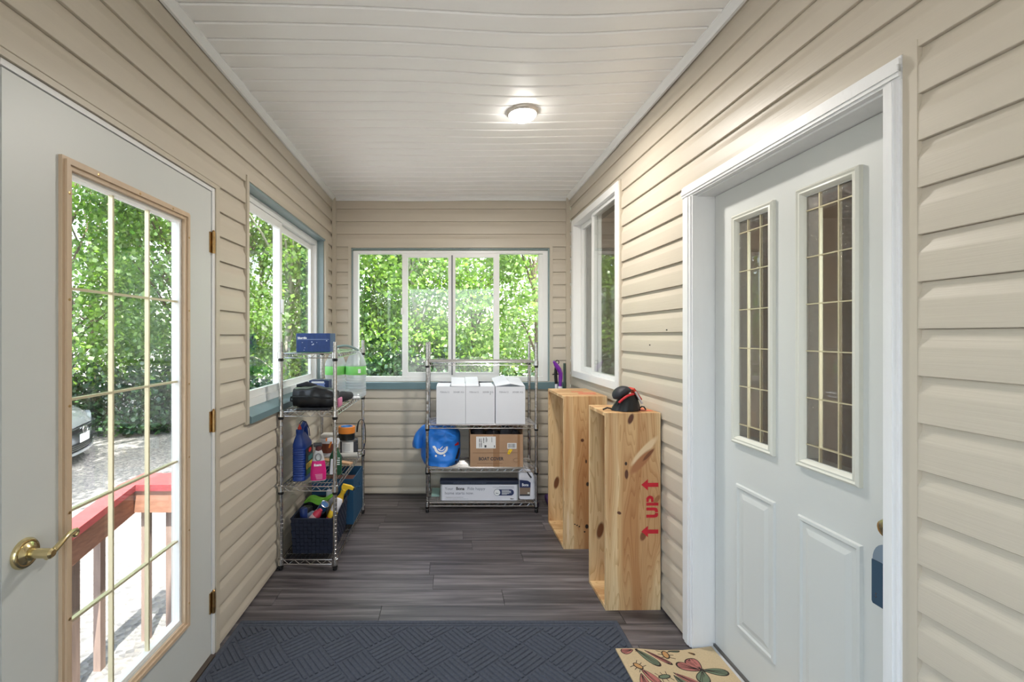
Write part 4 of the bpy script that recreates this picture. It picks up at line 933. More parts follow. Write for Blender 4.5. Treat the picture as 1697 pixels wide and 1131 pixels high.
# third shelf: water jugs
M['pet'] = glass_mat('clear water bottle', 0.07, (0.93, 0.95, 0.97, 1), 0.08, 0.3, 0.8, 60)
M['greenlab'] = mat('green label', rgb(126, 208, 106), 0.45, var=0.06, vscale=(20, 20, 20))
def water_jug(x, y, lab):
    t = thing('water_jug', lab, 'water jug', (x, y, Z1[2] + 0.0015), 0, 'water jugs on the left shelf')
    prof = [(0.06, 0.0), (0.072, 0.006), (0.0755, 0.02)]
    z = 0.03
    while z < 0.15: prof += [(0.0755, z), (0.0725, z + 0.008), (0.0755, z + 0.016)]; z += 0.02
    prof += [(0.076, 0.165), (0.076, 0.228), (0.0765, 0.236), (0.072, 0.255), (0.058, 0.29), (0.038, 0.325), (0.024, 0.342), (0.022, 0.35)]
    MB().lathe(prof, seg=36).build('bottle', M['pet'], t, smooth=40)
    MB().lathe([(0.0766, 0.164), (0.077, 0.165), (0.077, 0.226), (0.0766, 0.227)], seg=36, caps=False).build('label', M['greenlab'], t, smooth=40)
    MB().lathe([(0.0245, 0.346), (0.0245, 0.362), (0.022, 0.366), (0.0, 0.366)], seg=20).build('cap', mat('clear white cap', rgb(232, 238, 240), 0.4) if 'clear white cap' not in bpy.data.materials else bpy.data.materials['clear white cap'], t, smooth=40)
    return t
water_jug(-0.866, 3.42, 'clear water jug with green label nearer the left window')
j2 = water_jug(-0.712, 3.42, 'clear water jug with green label at the room side shelf edge')
MB().box(0.03, 0.048, -0.0715, -0.0665, 0.178, 0.208).build('barcode', M['paper'], j2)
hs_ = MB().tube([(-0.895, 3.40, Z1[2] + 0.362)] + [(-0.866 + 0.154 * t, 3.385 - 0.01 * math.sin(t * PI), Z1[2] + 0.362 + 0.02 * math.sin(t * PI)) for t in np.linspace(0.05, 0.95, 9)] + [(-0.69, 3.40, Z1[2] + 0.348)], [0.007] + [0.009] * 9 + [0.007], 8).build('carry_strap', mat('grey green plastic', rgb(122, 142, 136), 0.5), smooth=60); tag(hs_, 'grey green carrying strap joining the necks of the two water jugs', 'strap')
cr = MB()
for k in range(5): 
    c = Vector((-0.75 + 0.02 * k, 3.27 - 0.012 * (k % 2), Z1[2] + 0.012))
    cr.loft([[c + Vector(((0.02 + 0.006 * math.sin(5 * a + k)) * math.cos(a) * math.sqrt(max(0.02, 1 - t * t)), 0.03 * math.sin(a) * math.sqrt(max(0.02, 1 - t * t)), 0.011 * t + 0.003 * math.sin(4 * a + t * 3))) for a in np.linspace(0, 2 * PI, 12, endpoint=False)] for t in np.linspace(-0.95, 0.99, 6)])
cr = cr.build('plastic_wrap', mat('white crinkled film', rgb(232, 232, 236), 0.25), smooth=40); tag(cr, 'white crumpled plastic wrap lying in front of the water jugs', 'plastic wrap')
# black pouch
bp = thing('black_bag', 'glossy black vinyl pouch bag lying on the left shelf at eye height', 'bag', (-0.845, 2.86, Z1[2] + 0.0015), -0.05)
rg = []
for i in range(17):
    t = -1 + 2 * i / 16; x = 0.128 * t
    s = (1 - abs(t) ** 6) ** 0.5 * (0.93 + 0.05 * math.sin(i)) if abs(t) < 1 else 0.55
    s = max(s, 0.82)
    ring = []
    for a in np.linspace(0, 2 * PI, 28, endpoint=False):
        ca, sa = math.cos(a), math.sin(a); y = 0.075 * s * math.copysign(abs(ca) ** 0.5, ca); z = 0.068 + 0.068 * s * math.copysign(abs(sa) ** 0.5, sa)
        z += 0.006 * math.sin(x * 22 + 1) * (z / 0.13) - 0.012 * t * (z / 0.13); y -= 0.010 * math.exp(-((z - 0.075) / 0.01) ** 2)
        ring.append((x, y, max(z, 0.0)))
    rg.append(ring)
MB().loft(rg).build('body', M['vinyl'], bp, smooth=60)
MB().tube([(-0.118 + 0.236 * t, -0.084 + 0.008 * (2 * t - 1) ** 2, 0.078 + 0.004 * math.sin(5 * t)) for t in np.linspace(0, 1, 14)], 0.005, 6).build('piping', M['vinyl'], bp, smooth=60)
MB().tube([(-0.128, -0.02, 0.075), (-0.15, -0.03, 0.07), (-0.152, -0.03, 0.05), (-0.13, -0.02, 0.045)], 0.007, 6).build('loop', M['blackfab'], bp, smooth=60)
MB().rbox(-0.09, 0.11, -0.105, -0.03, 0.0, 0.012, 0.004, 1).build('base_flap', M['blackfab'], bp)
sb = thing('blue_box', 'small dark blue box with pale blue label behind the black pouch', 'box', (-0.945, 3.03, Z1[2] + 0.0015), 0.04)
MB().rbox(0, 0.13, 0, 0.1, 0, 0.156, 0.004, 1).build('body', mat('dark blue card', rgb(26, 44, 88), 0.5), sb)
lp = [(0.016, 0.03), (0.1, 0.03)] + [(0.1 + (0.008 if k % 2 else 0.0), 0.03 + 0.118 * k / 10) for k in range(11)] + [(0.016, 0.15)]
MB().prism(lp, -0.0015, -0.0002, 'y').build('label', mat('pale blue label', rgb(130, 150, 206), 0.6, var=0.08, vscale=(150, 150, 150)), sb)
MB().box(0.018, 0.1, -0.002, -0.0014, 0.138, 0.15).build('label_edge', M['paper'], sb)
cb = MB(); cb.tube([(-1.0, 2.95, Z1[2] + 0.13), (-0.94, 2.97, Z1[2] + 0.135), (-0.88, 2.98, Z1[2] + 0.12)], [0.01, 0.022, 0.018], 10); cb.build('dark_cloth', M['blackfab'], smooth=60)
cbo = bpy.data.objects['dark_cloth']; tag(cbo, 'dark grey cloth tucked on top of the black pouch before the small blue box', 'cloth')
um = thing('folded_umbrella', 'folded black umbrella beside the black pouch, pointing to the back wall', 'umbrella', (-0.76, 2.965, Z1[2] + 0.0015))
MB().tube([(0.0, 0.0, 0.045), (0.03, 0.12, 0.045), (0.05, 0.24, 0.034), (0.052, 0.27, 0.03)], [0.03, 0.034, 0.026, 0.012], 10).build('canopy', M['blackfab'], um, smooth=50)
MB().tube([(0.052, 0.265, 0.03), (0.054, 0.3, 0.028)], 0.006, 8).build('tip', M['black'], um, smooth=50)
MB().tube([(-0.005, -0.005, 0.045), (-0.012, -0.035, 0.045)], 0.012, 8).build('handle', M['black'], um, smooth=50)
MB().tube([(-0.0, 0.02, 0.014), (0.02, 0.1, 0.014), (0.04, 0.2, 0.012)], 0.012, 8).build('sleeve', M['vinyl'], um, smooth=50)
pk = MB().rbox(-0.722, -0.706, 2.88, 2.97, Z1[2] + 0.0015, Z1[2] + 0.058, 0.007, 2).build('pink_packet', mat('pink packet', rgb(206, 120, 158), 0.5), smooth=50); tag(pk, 'small pink packet wedged between black pouch and shelf edge', 'packet')

# second shelf
zb = Z1[1] + 0.0015
bl = thing('blue_jug', 'tall blue jug of weed killer with red spout and yellow label', 'jug', (-0.945, 2.90, zb))
M['bluejug'] = mat('blue plastic jug', rgb(28, 62, 142), 0.38)
rg = []
zz = [0.0, 0.006]; 
prof = [(0.0, 0.9), (0.006, 1.0)]
z = 0.02
while z < 0.2: prof += [(z, 1.0), (z + 0.007, 0.965), (z + 0.011, 0.965)]; z += 0.0145
prof += [(0.212, 1.0), (0.23, 0.97), (0.262, 0.72), (0.285, 0.5), (0.296, 0.44)]
for z, s in prof:
    sy_ = s if z < 0.215 else max(s, 0.3); t = max(0, (z - 0.212) / 0.084)
    ring = []
    for a in np.linspace(0, 2 * PI, 32, endpoint=False):
        ca, sa = math.cos(a), math.sin(a)
        ring.append((0.043 * s * math.copysign(abs(ca) ** 0.45, ca), -0.035 * t + 0.088 * (1 - 0.42 * t) * (s if z < 0.215 else 0.6 + 0.4 * s) * math.copysign(abs(sa) ** 0.45, sa), z))
    rg.append(ring)
MB().loft(rg).build('body', M['bluejug'], bl, smooth=30)
MB().lathe([(0.02, 0.29), (0.022, 0.296), (0.022, 0.318), (0.018, 0.32)], (0, -0.055, 0), 18).build('cap', M['bluejug'], bl, smooth=40)
MB().lathe([(0.011, 0.319), (0.011, 0.332), (0.006, 0.34), (0.003, 0.352)], (0, -0.055, 0), 14).build('spout', mat('red spout', rgb(196, 44, 30), 0.4), bl, smooth=40)
MB().tube([(0.0, -0.02, 0.29), (0.0, -0.005, 0.325), (0.0, 0.03, 0.34), (0.0, 0.058, 0.318), (0.0, 0.072, 0.27), (0.0, 0.078, 0.22)], [0.013, 0.014, 0.015, 0.014, 0.015, 0.018], 10).build('handle', M['bluejug'], bl, smooth=60)
MB().tube([(0.0, -0.055, 0.35), (0.0, -0.04, 0.362), (0.0, 0.0, 0.364), (0.01, 0.04, 0.35), (0.02, 0.07, 0.3), (0.022, 0.08, 0.25)], 0.003, 6).build('hose', mat('dark blue hose', rgb(30, 40, 90), 0.4), bl, smooth=60)
lx_ = 0.0436
def side(name, y0, y1, z0, z1, m, dx=0.0): MB().box(lx_ + dx, lx_ + dx + 0.0008, y0, y1, z0, z1).build(name, m, bl)
side('label', -0.07, 0.072, 0.03, 0.2, mat('dark label', rgb(24, 34, 40), 0.5)); side('label_yellow', -0.062, 0.05, 0.07, 0.105, M['yellow'], 0.001)
side('label_green', -0.06, 0.06, 0.036, 0.064, mat('green print', rgb(40, 104, 62), 0.5), 0.001); side('label_teal', -0.03, 0.06, 0.115, 0.145, mat('teal print', rgb(60, 130, 130), 0.5), 0.001)
mb = MB(); mb.lathe([(0.0, 0.0), (0.028, 0.0), (0.028, 0.0012), (0.0, 0.0013)], (lx_ + 0.001, 0.01, 0.178), 20, Matrix.Rotation(PI / 2, 3, 'Y') @ Matrix.Diagonal((0.5, 1.0, 1.0))); mb.build('label_red', M['redp'], bl)
for k in range(3): side('print_line', -0.055, 0.03 - 0.01 * k, 0.075 + k * 0.009, 0.0785 + k * 0.009, M['ink'], 0.002)

pb = thing('pink_bottle', 'clear handled spray bottle with hot pink label beside the blue jug', 'bottle', (-0.828, 2.845, zb), 0.3)
rg = []
for z, w_, d_ in ((0.0, 0.04, 0.02), (0.004, 0.046, 0.025), (0.05, 0.048, 0.027), (0.11, 0.042, 0.025), (0.15, 0.032, 0.021), (0.175, 0.026, 0.018), (0.19, 0.02, 0.016)):
    rg.append([(w_ * math.copysign(abs(math.cos(a)) ** 0.7, math.cos(a)), d_ * math.copysign(abs(math.sin(a)) ** 0.7, math.sin(a)), z) for a in np.linspace(0, 2 * PI, 28, endpoint=False)])
MB().loft(rg).build('bottle', mat('milky plastic bottle', rgb(196, 198, 200), 0.3), pb, smooth=40)
rg2 = [[(x * 1.012, y * 1.03, z) for x, y, z in r] for r in rg]
def bandof(rings, i0, i1):
    return rings[i0:i1]
mb = MB(); rows = []
for z in np.linspace(0.008, 0.128, 8):
    # interpolate the outline at this height
    for k in range(len(rg) - 1):
        if rg[k][0][2] <= z <= rg[k + 1][0][2]:
            t = (z - rg[k][0][2]) / (rg[k + 1][0][2] - rg[k][0][2]); rows.append([((a[0] * (1 - t) + b[0] * t) * 1.012, (a[1] * (1 - t) + b[1] * t) * 1.04, z) for a, b in zip(rg[k][15:28], rg[k + 1][15:28])]); break
mb.loft(rows, caps=False, closed=False); mb.build('pink_label', mat('hot pink label', rgb(214, 26, 124), 0.45), pb, smooth=60)
text('lettering', 'foam', 0.022, FRONT((-0.026, -0.0292, 0.098)), M['white_print'], pb, bold=0.001)
for k in range(5): MB().box(-0.02 + 0.002 * k, 0.024, -0.0296, -0.0288, 0.045 - k * 0.007, 0.0475 - k * 0.007).build('print_line', mat('pale pink print', rgb(240, 190, 220), 0.5) if k == 0 else bpy.data.materials['pale pink print'], pb)
MB().tube([(0.0 + 0.017 * math.cos(a), -0.0215, 0.152 + 0.022 * math.sin(a)) for a in np.linspace(0, 2 * PI, 18)], 0.0045, 6).build('handle_ring', mat('grey plastic', rgb(140, 142, 146), 0.4), pb, smooth=60)
MB().lathe([(0.017, 0.188), (0.017, 0.212), (0.012, 0.216)], seg=16).build('neck_cap', mat('dark red brown plastic', rgb(90, 40, 44), 0.4), pb, smooth=40)
MB().rbox(-0.03, 0.022, -0.012, 0.012, 0.212, 0.236, 0.005, 2).build('trigger_head', mat('charcoal plastic', rgb(58, 56, 60), 0.5), pb, smooth=50)

def spray(name, label, loc, rz, body_m, head_m, nozzle_m, h=0.17, r=0.036, lab_m=None, tilt=None, group=None):
    t = thing(name, label, 'spray bottle', loc, rz, group)
    if tilt: t.rotation_euler = tilt
    MB().lathe([(r * 0.85, 0.0), (r, 0.006), (r, h * 0.55), (r * 0.9, h * 0.7), (r * 0.5, h * 0.9), (0.014, h), (0.014, h + 0.012)], seg=24, sy=0.75).build('bottle', body_m, t, smooth=40)
    if lab_m: MB().lathe([(r * 1.012, h * 0.12), (r * 1.02, h * 0.13), (r * 1.02, h * 0.5), (r * 1.012, h * 0.51)], seg=24, sy=0.75, caps=False).build('label', lab_m, t, smooth=40)
    MB().lathe([(0.017, h + 0.004), (0.017, h + 0.024), (0.012, h + 0.028)], seg=16).build('collar', head_m, t, smooth=40)
    mb = MB(); mb.prism([(-0.016, h + 0.026), (0.02, h + 0.026), (0.026, h + 0.04), (0.024, h + 0.056), (-0.03, h + 0.066), (-0.052, h + 0.062), (-0.052, h + 0.046), (-0.022, h + 0.042)], -0.012, 0.012, 'y'); mb.build('trigger_head', head_m, t)
    MB().tube([(-0.024, 0, h + 0.044), (-0.034, 0, h + 0.02), (-0.04, 0, h + 0.0)], [0.006, 0.006, 0.005], 8).build('trigger', nozzle_m, t, smooth=50)
    MB().box(-0.062, -0.052, -0.009, 0.009, h + 0.045, h + 0.063).build('nozzle', nozzle_m, t)
    return t
orange = mat('orange plastic', rgb(232, 132, 40), 0.4)
sp1 = spray('green_spray_bottle', 'dark green spray bottle with white head and orange nozzle behind the shelf post', (-0.752, 2.97, zb), 0.15, mat('dark green bottle', rgb(34, 84, 58), 0.35), M['hdpe'], orange, 0.175, 0.04, None)
for k in range(4): MB().rbox(0.004 + 0.004 * k, 0.03, -0.0306 + 0.001 * k, -0.0296 + 0.001 * k, 0.07 + k * 0.013, 0.076 + k * 0.013, 0.0003, 1).build('print_line', M['white_print'], sp1)
MB().prism([(-0.034, 0.01), (-0.006, 0.01), (-0.012, 0.11), (-0.026, 0.11)], -0.0318, -0.0306, 'y').build('white_label', M['hdpe'], sp1)
ws = MB().rbox(-0.125, 0.125, -0.022, 0.022, 0, 0.012, 0.001, 1).build('stir_stick', mat('pale wood stick', rgb(206, 164, 126), 0.6)); ws.location = (-0.815, 3.25, zb); ws.rotation_euler = (0, 0, -0.42); tag(ws, 'pale wooden stick lying across the second shelf in front of the paint can', 'stick')
pc = thing('paint_can', 'metal paint can with white and black label under two tape rolls', 'paint can', (-0.77, 3.45, zb))
MB().lathe([(0.066, 0.0), (0.068, 0.002), (0.068, 0.006), (0.066, 0.008), (0.066, 0.115), (0.068, 0.117), (0.068, 0.124), (0.064, 0.124), (0.062, 0.118), (0.0, 0.118)], seg=36).build('can', mat('steel can', rgb(180, 180, 182), 0.3, 0.9), pc, smooth=30)
def arc_label(name, r, a0, a1, z0, z1, m, parent):
    mb = MB(); A = np.linspace(a0, a1, 16)
    mb.loft([[(r * math.cos(a), r * math.sin(a), z0) for a in A], [(r * math.cos(a), r * math.sin(a), z1) for a in A]], caps=False, closed=False); mb.build(name, m, parent, smooth=60)
arc_label('label', 0.0668, -PI * 1.05, 0.1, 0.012, 0.112, M['ink'], pc); arc_label('label_white', 0.0674, -PI * 0.72, -PI * 0.28, 0.012, 0.112, M['paper'], pc)
for k in range(6): arc_label('print_line', 0.0678, -PI * 0.66, -PI * 0.4, 0.095 - k * 0.009, 0.097 - k * 0.009, M['grey_print'], pc)
MB().tube([(0.068 * math.cos(a), 0.068 * math.sin(a), 0.095 - 0.05 * math.sin((a + 0.4) / 1.2 * PI) * 0.3) for a in np.linspace(-0.4, 0.8, 12)], 0.0016, 5).build('wire_handle', M['chrome'], pc, smooth=60)
tr_ = thing('tape_roll', 'wide black tape roll on the paint can', 'tape roll', (-0.785, 3.435, zb + 0.1245), 0, 'tape rolls on the paint can')
MB().lathe([(0.058, 0.0), (0.06, 0.002), (0.06, 0.046), (0.058, 0.048), (0.039, 0.048), (0.038, 0.046), (0.038, 0.002), (0.039, 0.0), (0.058, 0.0)], seg=36, caps=False).build('roll', mat('black tape', rgb(24, 26, 26), 0.4), tr_, smooth=40)
tr_ = thing('tape_roll', 'orange tape roll with blue core stacked on the black tape roll', 'tape roll', (-0.785, 3.435, zb + 0.173), 0, 'tape rolls on the paint can')
MB().lathe([(0.06, 0.0), (0.062, 0.002), (0.062, 0.046), (0.06, 0.048), (0.046, 0.048), (0.045, 0.046), (0.045, 0.002), (0.046, 0.0), (0.06, 0.0)], seg=36, caps=False).build('roll', mat('orange tape', rgb(236, 140, 52), 0.45), tr_, smooth=40)
MB().lathe([(0.0445, 0.002), (0.0447, 0.05), (0.038, 0.0505), (0.036, 0.048), (0.036, 0.002), (0.0445, 0.002)], seg=36, caps=False).build('core', mat('blue core', rgb(84, 140, 204), 0.5), tr_, smooth=40)
tb = thing('white_tub', 'white plastic tub with brown label at the wall side behind the bottles', 'tub', (-0.925, 3.45, zb))
MB().lathe([(0.056, 0.0), (0.06, 0.004), (0.065, 0.118), (0.065, 0.12)], seg=30).build('tub', M['hdpe'], tb, smooth=40)
MB().lathe([(0.068, 0.116), (0.07, 0.118), (0.07, 0.13), (0.066, 0.134), (0.0, 0.132)], seg=30).build('lid', M['hdpe'], tb, smooth=40)
arc_label('label', 0.0655, -PI * 0.75, -PI * 0.2, 0.03, 0.1, mat('brown print', rgb(112, 58, 42), 0.5), tb)
pl = MB().rbox(-0.06, 0.07, -0.05, 0.05, 0, 0.026, 0.01, 3).build('folded_dropcloth', mat('off-white cloth', rgb(206, 200, 192), 0.8), smooth=60); pl.location = (-0.92, 3.45, zb + 0.1365); tag(pl, 'off-white folded cloth on the lid of the white tub', 'cloth')
gb = MB(); gb.tube([(0.0, 0.0, 0.03), (0.02, -0.01, 0.026), (0.05, -0.03, 0.018), (0.065, -0.04, 0.012)], [0.02, 0.026, 0.02, 0.01], 10); gb = gb.build('sanding_block', mat('dark grey sponge', rgb(72, 72, 76), 0.9), smooth=60); gb.location = (-0.845, 3.29, zb + 0.018); tag(gb, 'dark grey sponge on the second shelf in front of the paint can', 'sponge')
cd = MB().tube([(-0.725, 3.52, zb + 0.16), (-0.722, 3.52, zb + 0.2), (-0.715, 3.525, zb + 0.235), (-0.7, 3.53, zb + 0.255), (-0.68, 3.535, zb + 0.25), (-0.668, 3.54, zb + 0.21), (-0.665, 3.55, zb + 0.15), (-0.667, 3.56, zb + 0.08), (-0.68, 3.56, zb + 0.02), (-0.7, 3.555, zb + 0.004)], [0.006, 0.007, 0.005] + [0.0032] * 7, 8).build('power_cord', M['black'], smooth=60); tag(cd, 'black power cord looping up beside the paint can', 'cord')
gp = thing('caulk_tube', 'pale caulk tube lying before the paint can at the shelf end', 'tube', (-0.81, 3.352, zb), -1.4)
MB().tube([(0, -0.03, 0.021), (0, 0.12, 0.021)], 0.02, 16).build('barrel', mat('pale grey tube', rgb(190, 188, 184), 0.5), gp, smooth=50)
MB().tube([(0, -0.03, 0.021), (0, -0.035, 0.021), (0, -0.075, 0.021)], [0.008, 0.007, 0.003], 10).build('tip', M['hdpe'], gp, smooth=50)

# bottom shelf: woven basket with cleaning things, fabric bin behind
zb0 = Z1[0] + 0.0015
bk = thing('woven_basket', 'dark navy woven basket of cleaning supplies on the bottom shelf', 'basket', (-0.856, 3.0, zb0))
bw, bd, bh = 0.128, 0.2, 0.218
def bpt(a, b, z):    # a,b in -1..1 around a tapered rectangular shell
    s = 0.93 + 0.07 * z / bh
    return a * bw * s, b * bd * s
wv = MB(); nrow, ncx, ncy = 9, 10, 15
for r in range(nrow):
    z0 = bh * r / nrow; z1 = bh * (r + 1) / nrow - 0.001
    for (axis, sgn, n) in (('x', -1, ncx), ('x', 1, ncx), ('y', -1, ncy), ('y', 1, ncy)):
        for c in range(n):
            u0 = -1 + 2 * c / n; u1 = u0 + 2 / n - 0.01; off = 0.004 if (r + c) % 2 else 0.0012
            quad = []
            for (u, z) in ((u0, z0), (u1, z0), (u1, z1), (u0, z1)):
                if axis == 'x': x, y = bpt(u, sgn, z); quad.append((Vector((x, y, z)), Vector((0, sgn, 0))))
                else: x, y = bpt(sgn, u, z); quad.append((Vector((x, y, z)), Vector((sgn, 0, 0))))
            inner = [p for p, n_ in quad]; mid = sum(inner, Vector()) / 4
            outer = [p + (mid - p) * 0.12 + n_ * off for p, n_ in quad]
            if (axis == 'x') == (sgn > 0): inner = inner[::-1]; outer = outer[::-1]
            wv.loft([inner, outer], caps=True)
M['weave'] = mat('navy woven strap', rgb(22, 30, 52), 0.6, var=0.15, vscale=(40, 40, 40))
wv.build('weave', M['weave'], bk, kind='stuff')
sh = MB()
for (x0, x1, y0, y1) in ((-bw, bw, -bd, -bd + 0.004), (-bw, bw, bd - 0.004, bd), (-bw, -bw + 0.004, -bd, bd), (bw - 0.004, bw, -bd, bd)): sh.box(x0 * 0.93, x1 * 0.93, y0 * 0.93, y1 * 0.93, 0.001, bh - 0.005)
sh.box(-bw * 0.9, bw * 0.9, -bd * 0.9, bd * 0.9, 0.001, 0.005); sh.build('lining', mat('navy lining', rgb(18, 22, 38), 0.8), bk)
MB().tube([(-bw, -bd, bh), (bw, -bd, bh), (bw, bd, bh), (-bw, bd, bh), (-bw, -bd, bh)], 0.0055, 6).build('rim', M['weave'], bk, smooth=50)
def bottle(name, label, cat, loc, rot, prof, mats, seg=18, group=None):
    """stacked lathe pieces: prof = list of (part, profile, material)"""
    t = thing(name, label, cat, loc, 0, group); t.rotation_euler = rot
    for part, pr, m in prof: MB().lathe(pr, seg=seg).build(part, m, t, smooth=40)
    return t
BKX, BKY = -0.856, 3.0
bottle('spray_can', 'blue aerosol can leaning in the navy basket, silver base upward', 'spray can', (BKX - 0.03, BKY - 0.0, zb0 + 0.15), (0.35, 0.6, 0.0),
       [('can', [(0.026, 0.0), (0.028, 0.004), (0.028, 0.125), (0.027, 0.128)], mat('blue can', rgb(44, 100, 158), 0.35)), ('base_rim', [(0.027, 0.127), (0.0285, 0.129), (0.0285, 0.133), (0.025, 0.134), (0.022, 0.127), (0.0, 0.124)], M['chrome']), ('label', [(0.0283, 0.06), (0.0285, 0.061), (0.0285, 0.09), (0.0283, 0.091)], mat('pale label', rgb(150, 170, 190), 0.5))], None)
bottle('blue_bottle', 'dark blue slim bottle standing at the wall side of the navy basket', 'bottle', (BKX - 0.075, BKY - 0.12, zb0 + 0.006), (0, 0, 0),
       [('bottle', [(0.02, 0.0), (0.023, 0.004), (0.023, 0.2), (0.016, 0.215)], mat('dark blue bottle', rgb(26, 44, 104), 0.35)), ('cap', [(0.0235, 0.2), (0.0235, 0.245), (0.02, 0.25)], mat('blue cap', rgb(30, 56, 120), 0.4))], None)
bottle('red_spray_can', 'red white and yellow spray can leaning at the room side of the navy basket', 'spray can', (BKX + 0.05, BKY - 0.13, zb0 + 0.09), (-0.2, 0.42, 0.0),
       [('red_band', [(0.024, 0.0), (0.026, 0.003), (0.026, 0.11), (0.0255, 0.111)], mat('red can', rgb(198, 36, 62), 0.4)), ('yellow_band', [(0.026, 0.11), (0.0262, 0.111), (0.0262, 0.155), (0.0255, 0.156)], M['yellow']), ('cap', [(0.0255, 0.155), (0.0262, 0.157), (0.025, 0.225), (0.02, 0.235), (0.0, 0.236)], M['hdpe'])], None)
bottle('pink_can', 'short red and white bottle lying against the front of the navy basket', 'bottle', (BKX - 0.03, BKY - 0.15, zb0 + 0.17), (-0.1, 0.7, 0.0),
       [('bottle', [(0.022, 0.0), (0.025, 0.004), (0.025, 0.08), (0.014, 0.1), (0.012, 0.11)], mat('rose red bottle', rgb(190, 52, 78), 0.4)), ('label', [(0.0253, 0.02), (0.0255, 0.021), (0.0255, 0.06), (0.0253, 0.061)], mat('pale rose label', rgb(222, 190, 196), 0.5))], None)
spray('duster_bottle', 'yellow headed spray bottle with black nozzle at the back of the basket', (BKX + 0.045, BKY + 0.06, zb0 + 0.115), 0, mat('yellow bottle', rgb(226, 182, 40), 0.4), M['yellow'], M['black'], 0.19, 0.033, None, tilt=(0.0, -0.45, PI + 0.1))
bottle('black_bottle', 'black bottle leaning at the right rear of the navy basket', 'bottle', (BKX + 0.085, BKY - 0.015, zb0 + 0.02), (0.0, 0.0, 0.0),
       [('bottle', [(0.022, 0.0), (0.025, 0.004), (0.025, 0.15), (0.014, 0.175)], M['black']), ('cap', [(0.015, 0.172), (0.015, 0.2), (0.012, 0.203)], M['black'])], None)
bottle('clear_bottle', 'small clear bottle with silver cap lying in the middle of the basket', 'bottle', (BKX - 0.075, BKY - 0.085, zb0 + 0.175), (0.2, 1.0, 0.2),
       [('bottle', [(0.018, 0.0), (0.021, 0.003), (0.021, 0.06), (0.012, 0.075)], mat('grey clear plastic', rgb(120, 132, 150), 0.15)), ('cap', [(0.0125, 0.074), (0.0125, 0.09), (0.01, 0.092)], M['chrome'])], None)
bottle('black_jar', 'black jar with a glossy lid at the left front of the basket', 'jar', (BKX - 0.075, BKY - 0.04, zb0 + 0.006), (0, 0, 0),
       [('jar', [(0.028, 0.0), (0.03, 0.004), (0.03, 0.19), (0.026, 0.196)], M['black']), ('lid', [(0.031, 0.19), (0.031, 0.225), (0.027, 0.23), (0.0, 0.231)], M['vinyl'])], None)
gc = MB(); rg = []
for i in range(15):
    t = i / 14; ring = []
    for j in range(22):
        a = 2 * PI * j / 22; r = math.sin(PI * (0.08 + 0.84 * t)) ** 0.6
        ring.append((-0.1 + 0.19 * t, 0.045 * r * math.cos(a) * (1 + 0.25 * math.sin(3 * a + 5 * t)), 0.02 * r * math.sin(a) * (1 + 0.2 * math.sin(5 * a + 7 * t)) + 0.016 * math.sin(t * 7.5) + 0.03 * t))
    rg.append(ring)
gc.loft(rg); gc = gc.build('microfibre_cloth', mat('lime green microfibre', rgb(124, 192, 66), 0.9, bump=0.4, bscale=(300, 300, 300)), smooth=60); gc.location = (BKX - 0.02, BKY + 0.045, zb0 + 0.235); tag(gc, 'lime green cleaning cloth draped over the things in the navy basket', 'cloth')
wb = MB().rbox(0, 0.06, 0, 0.04, 0, 0.2, 0.008, 2).build('white_bottle', mat('translucent white bottle', rgb(176, 180, 196), 0.3), smooth=50); wb.location = (BKX + 0.005, BKY + 0.1, zb0 + 0.09); tag(wb, 'tall translucent white bottle at the back of the navy basket', 'bottle')

fb = thing('fabric_bin', 'teal blue fabric storage bin behind the basket on the bottom shelf', 'bin', (-0.99, 3.24, zb0))
w, d, h = 0.296, 0.33, 0.325; tt = 0.006
M['binblue'] = mat('teal blue fabric', rgb(26, 74, 108), 0.85, bump=0.2, bscale=(400, 400, 400))
for (nm, b) in (('side_panel', (0, w, 0, tt)), ('side_panel', (0, w, d - tt, d)), ('side_panel', (0, tt, tt, d - tt)), ('side_panel', (w - tt, w, tt, d - tt))): MB().rbox(b[0], b[1], b[2], b[3], 0, h, 0.002, 1).build(nm, M['binblue'], fb)
MB().box(tt, w - tt, tt, d - tt, 0, 0.006).build('base', M['binblue'], fb)
MB().tube([(w + 0.002, d * 0.35, h * 0.72), (w + 0.012, d * 0.42, h * 0.68), (w + 0.012, d * 0.58, h * 0.68), (w + 0.002, d * 0.65, h * 0.72)], 0.006, 6).build('handle', M['binblue'], fb, smooth=50)
bkk = MB().rbox(-0.96, -0.73, 3.34, 3.52, zb0 + 0.008, zb0 + 0.27, 0.006, 1).build('cardboard_pack', mat('brown red card', rgb(104, 60, 48), 0.7)); tag(bkk, 'brown red pack standing inside the teal fabric bin', 'pack')

# ------------------------------------------------------------------ mats
mx0, mx1, my0, my1 = -1.035, 0.822, 1.33, 2.246
dm = thing('door_mat', 'large charcoal ribbed door mat with a diamond pattern on the floor', 'mat', (0, 0, 0))
M['mat'] = mat('charcoal carpet mat', rgb(74, 79, 91), 0.95, var=0.22, vscale=(90, 90, 90), bump=0.8, bscale=(500, 500, 500))
MB().rbox(mx0, mx1, my0, my1, 0.0005, 0.006, 0.002, 1).build('base', M['mat'], dm)
bd_ = MB(); ring = 0.024
bd_.rbox(mx0 + 0.003, mx1 - 0.003, my1 - ring, my1 - 0.003, 0.004, 0.0095, 0.003, 2); bd_.rbox(mx0 + 0.003, mx1 - 0.003, my0 + 0.003, my0 + ring, 0.004, 0.0095, 0.003, 2)
bd_.rbox(mx0 + 0.003, mx0 + ring, my0 + ring, my1 - ring, 0.004, 0.0095, 0.003, 2); bd_.rbox(mx1 - ring, mx1 - 0.003, my0 + ring, my1 - ring, 0.004, 0.0095, 0.003, 2)
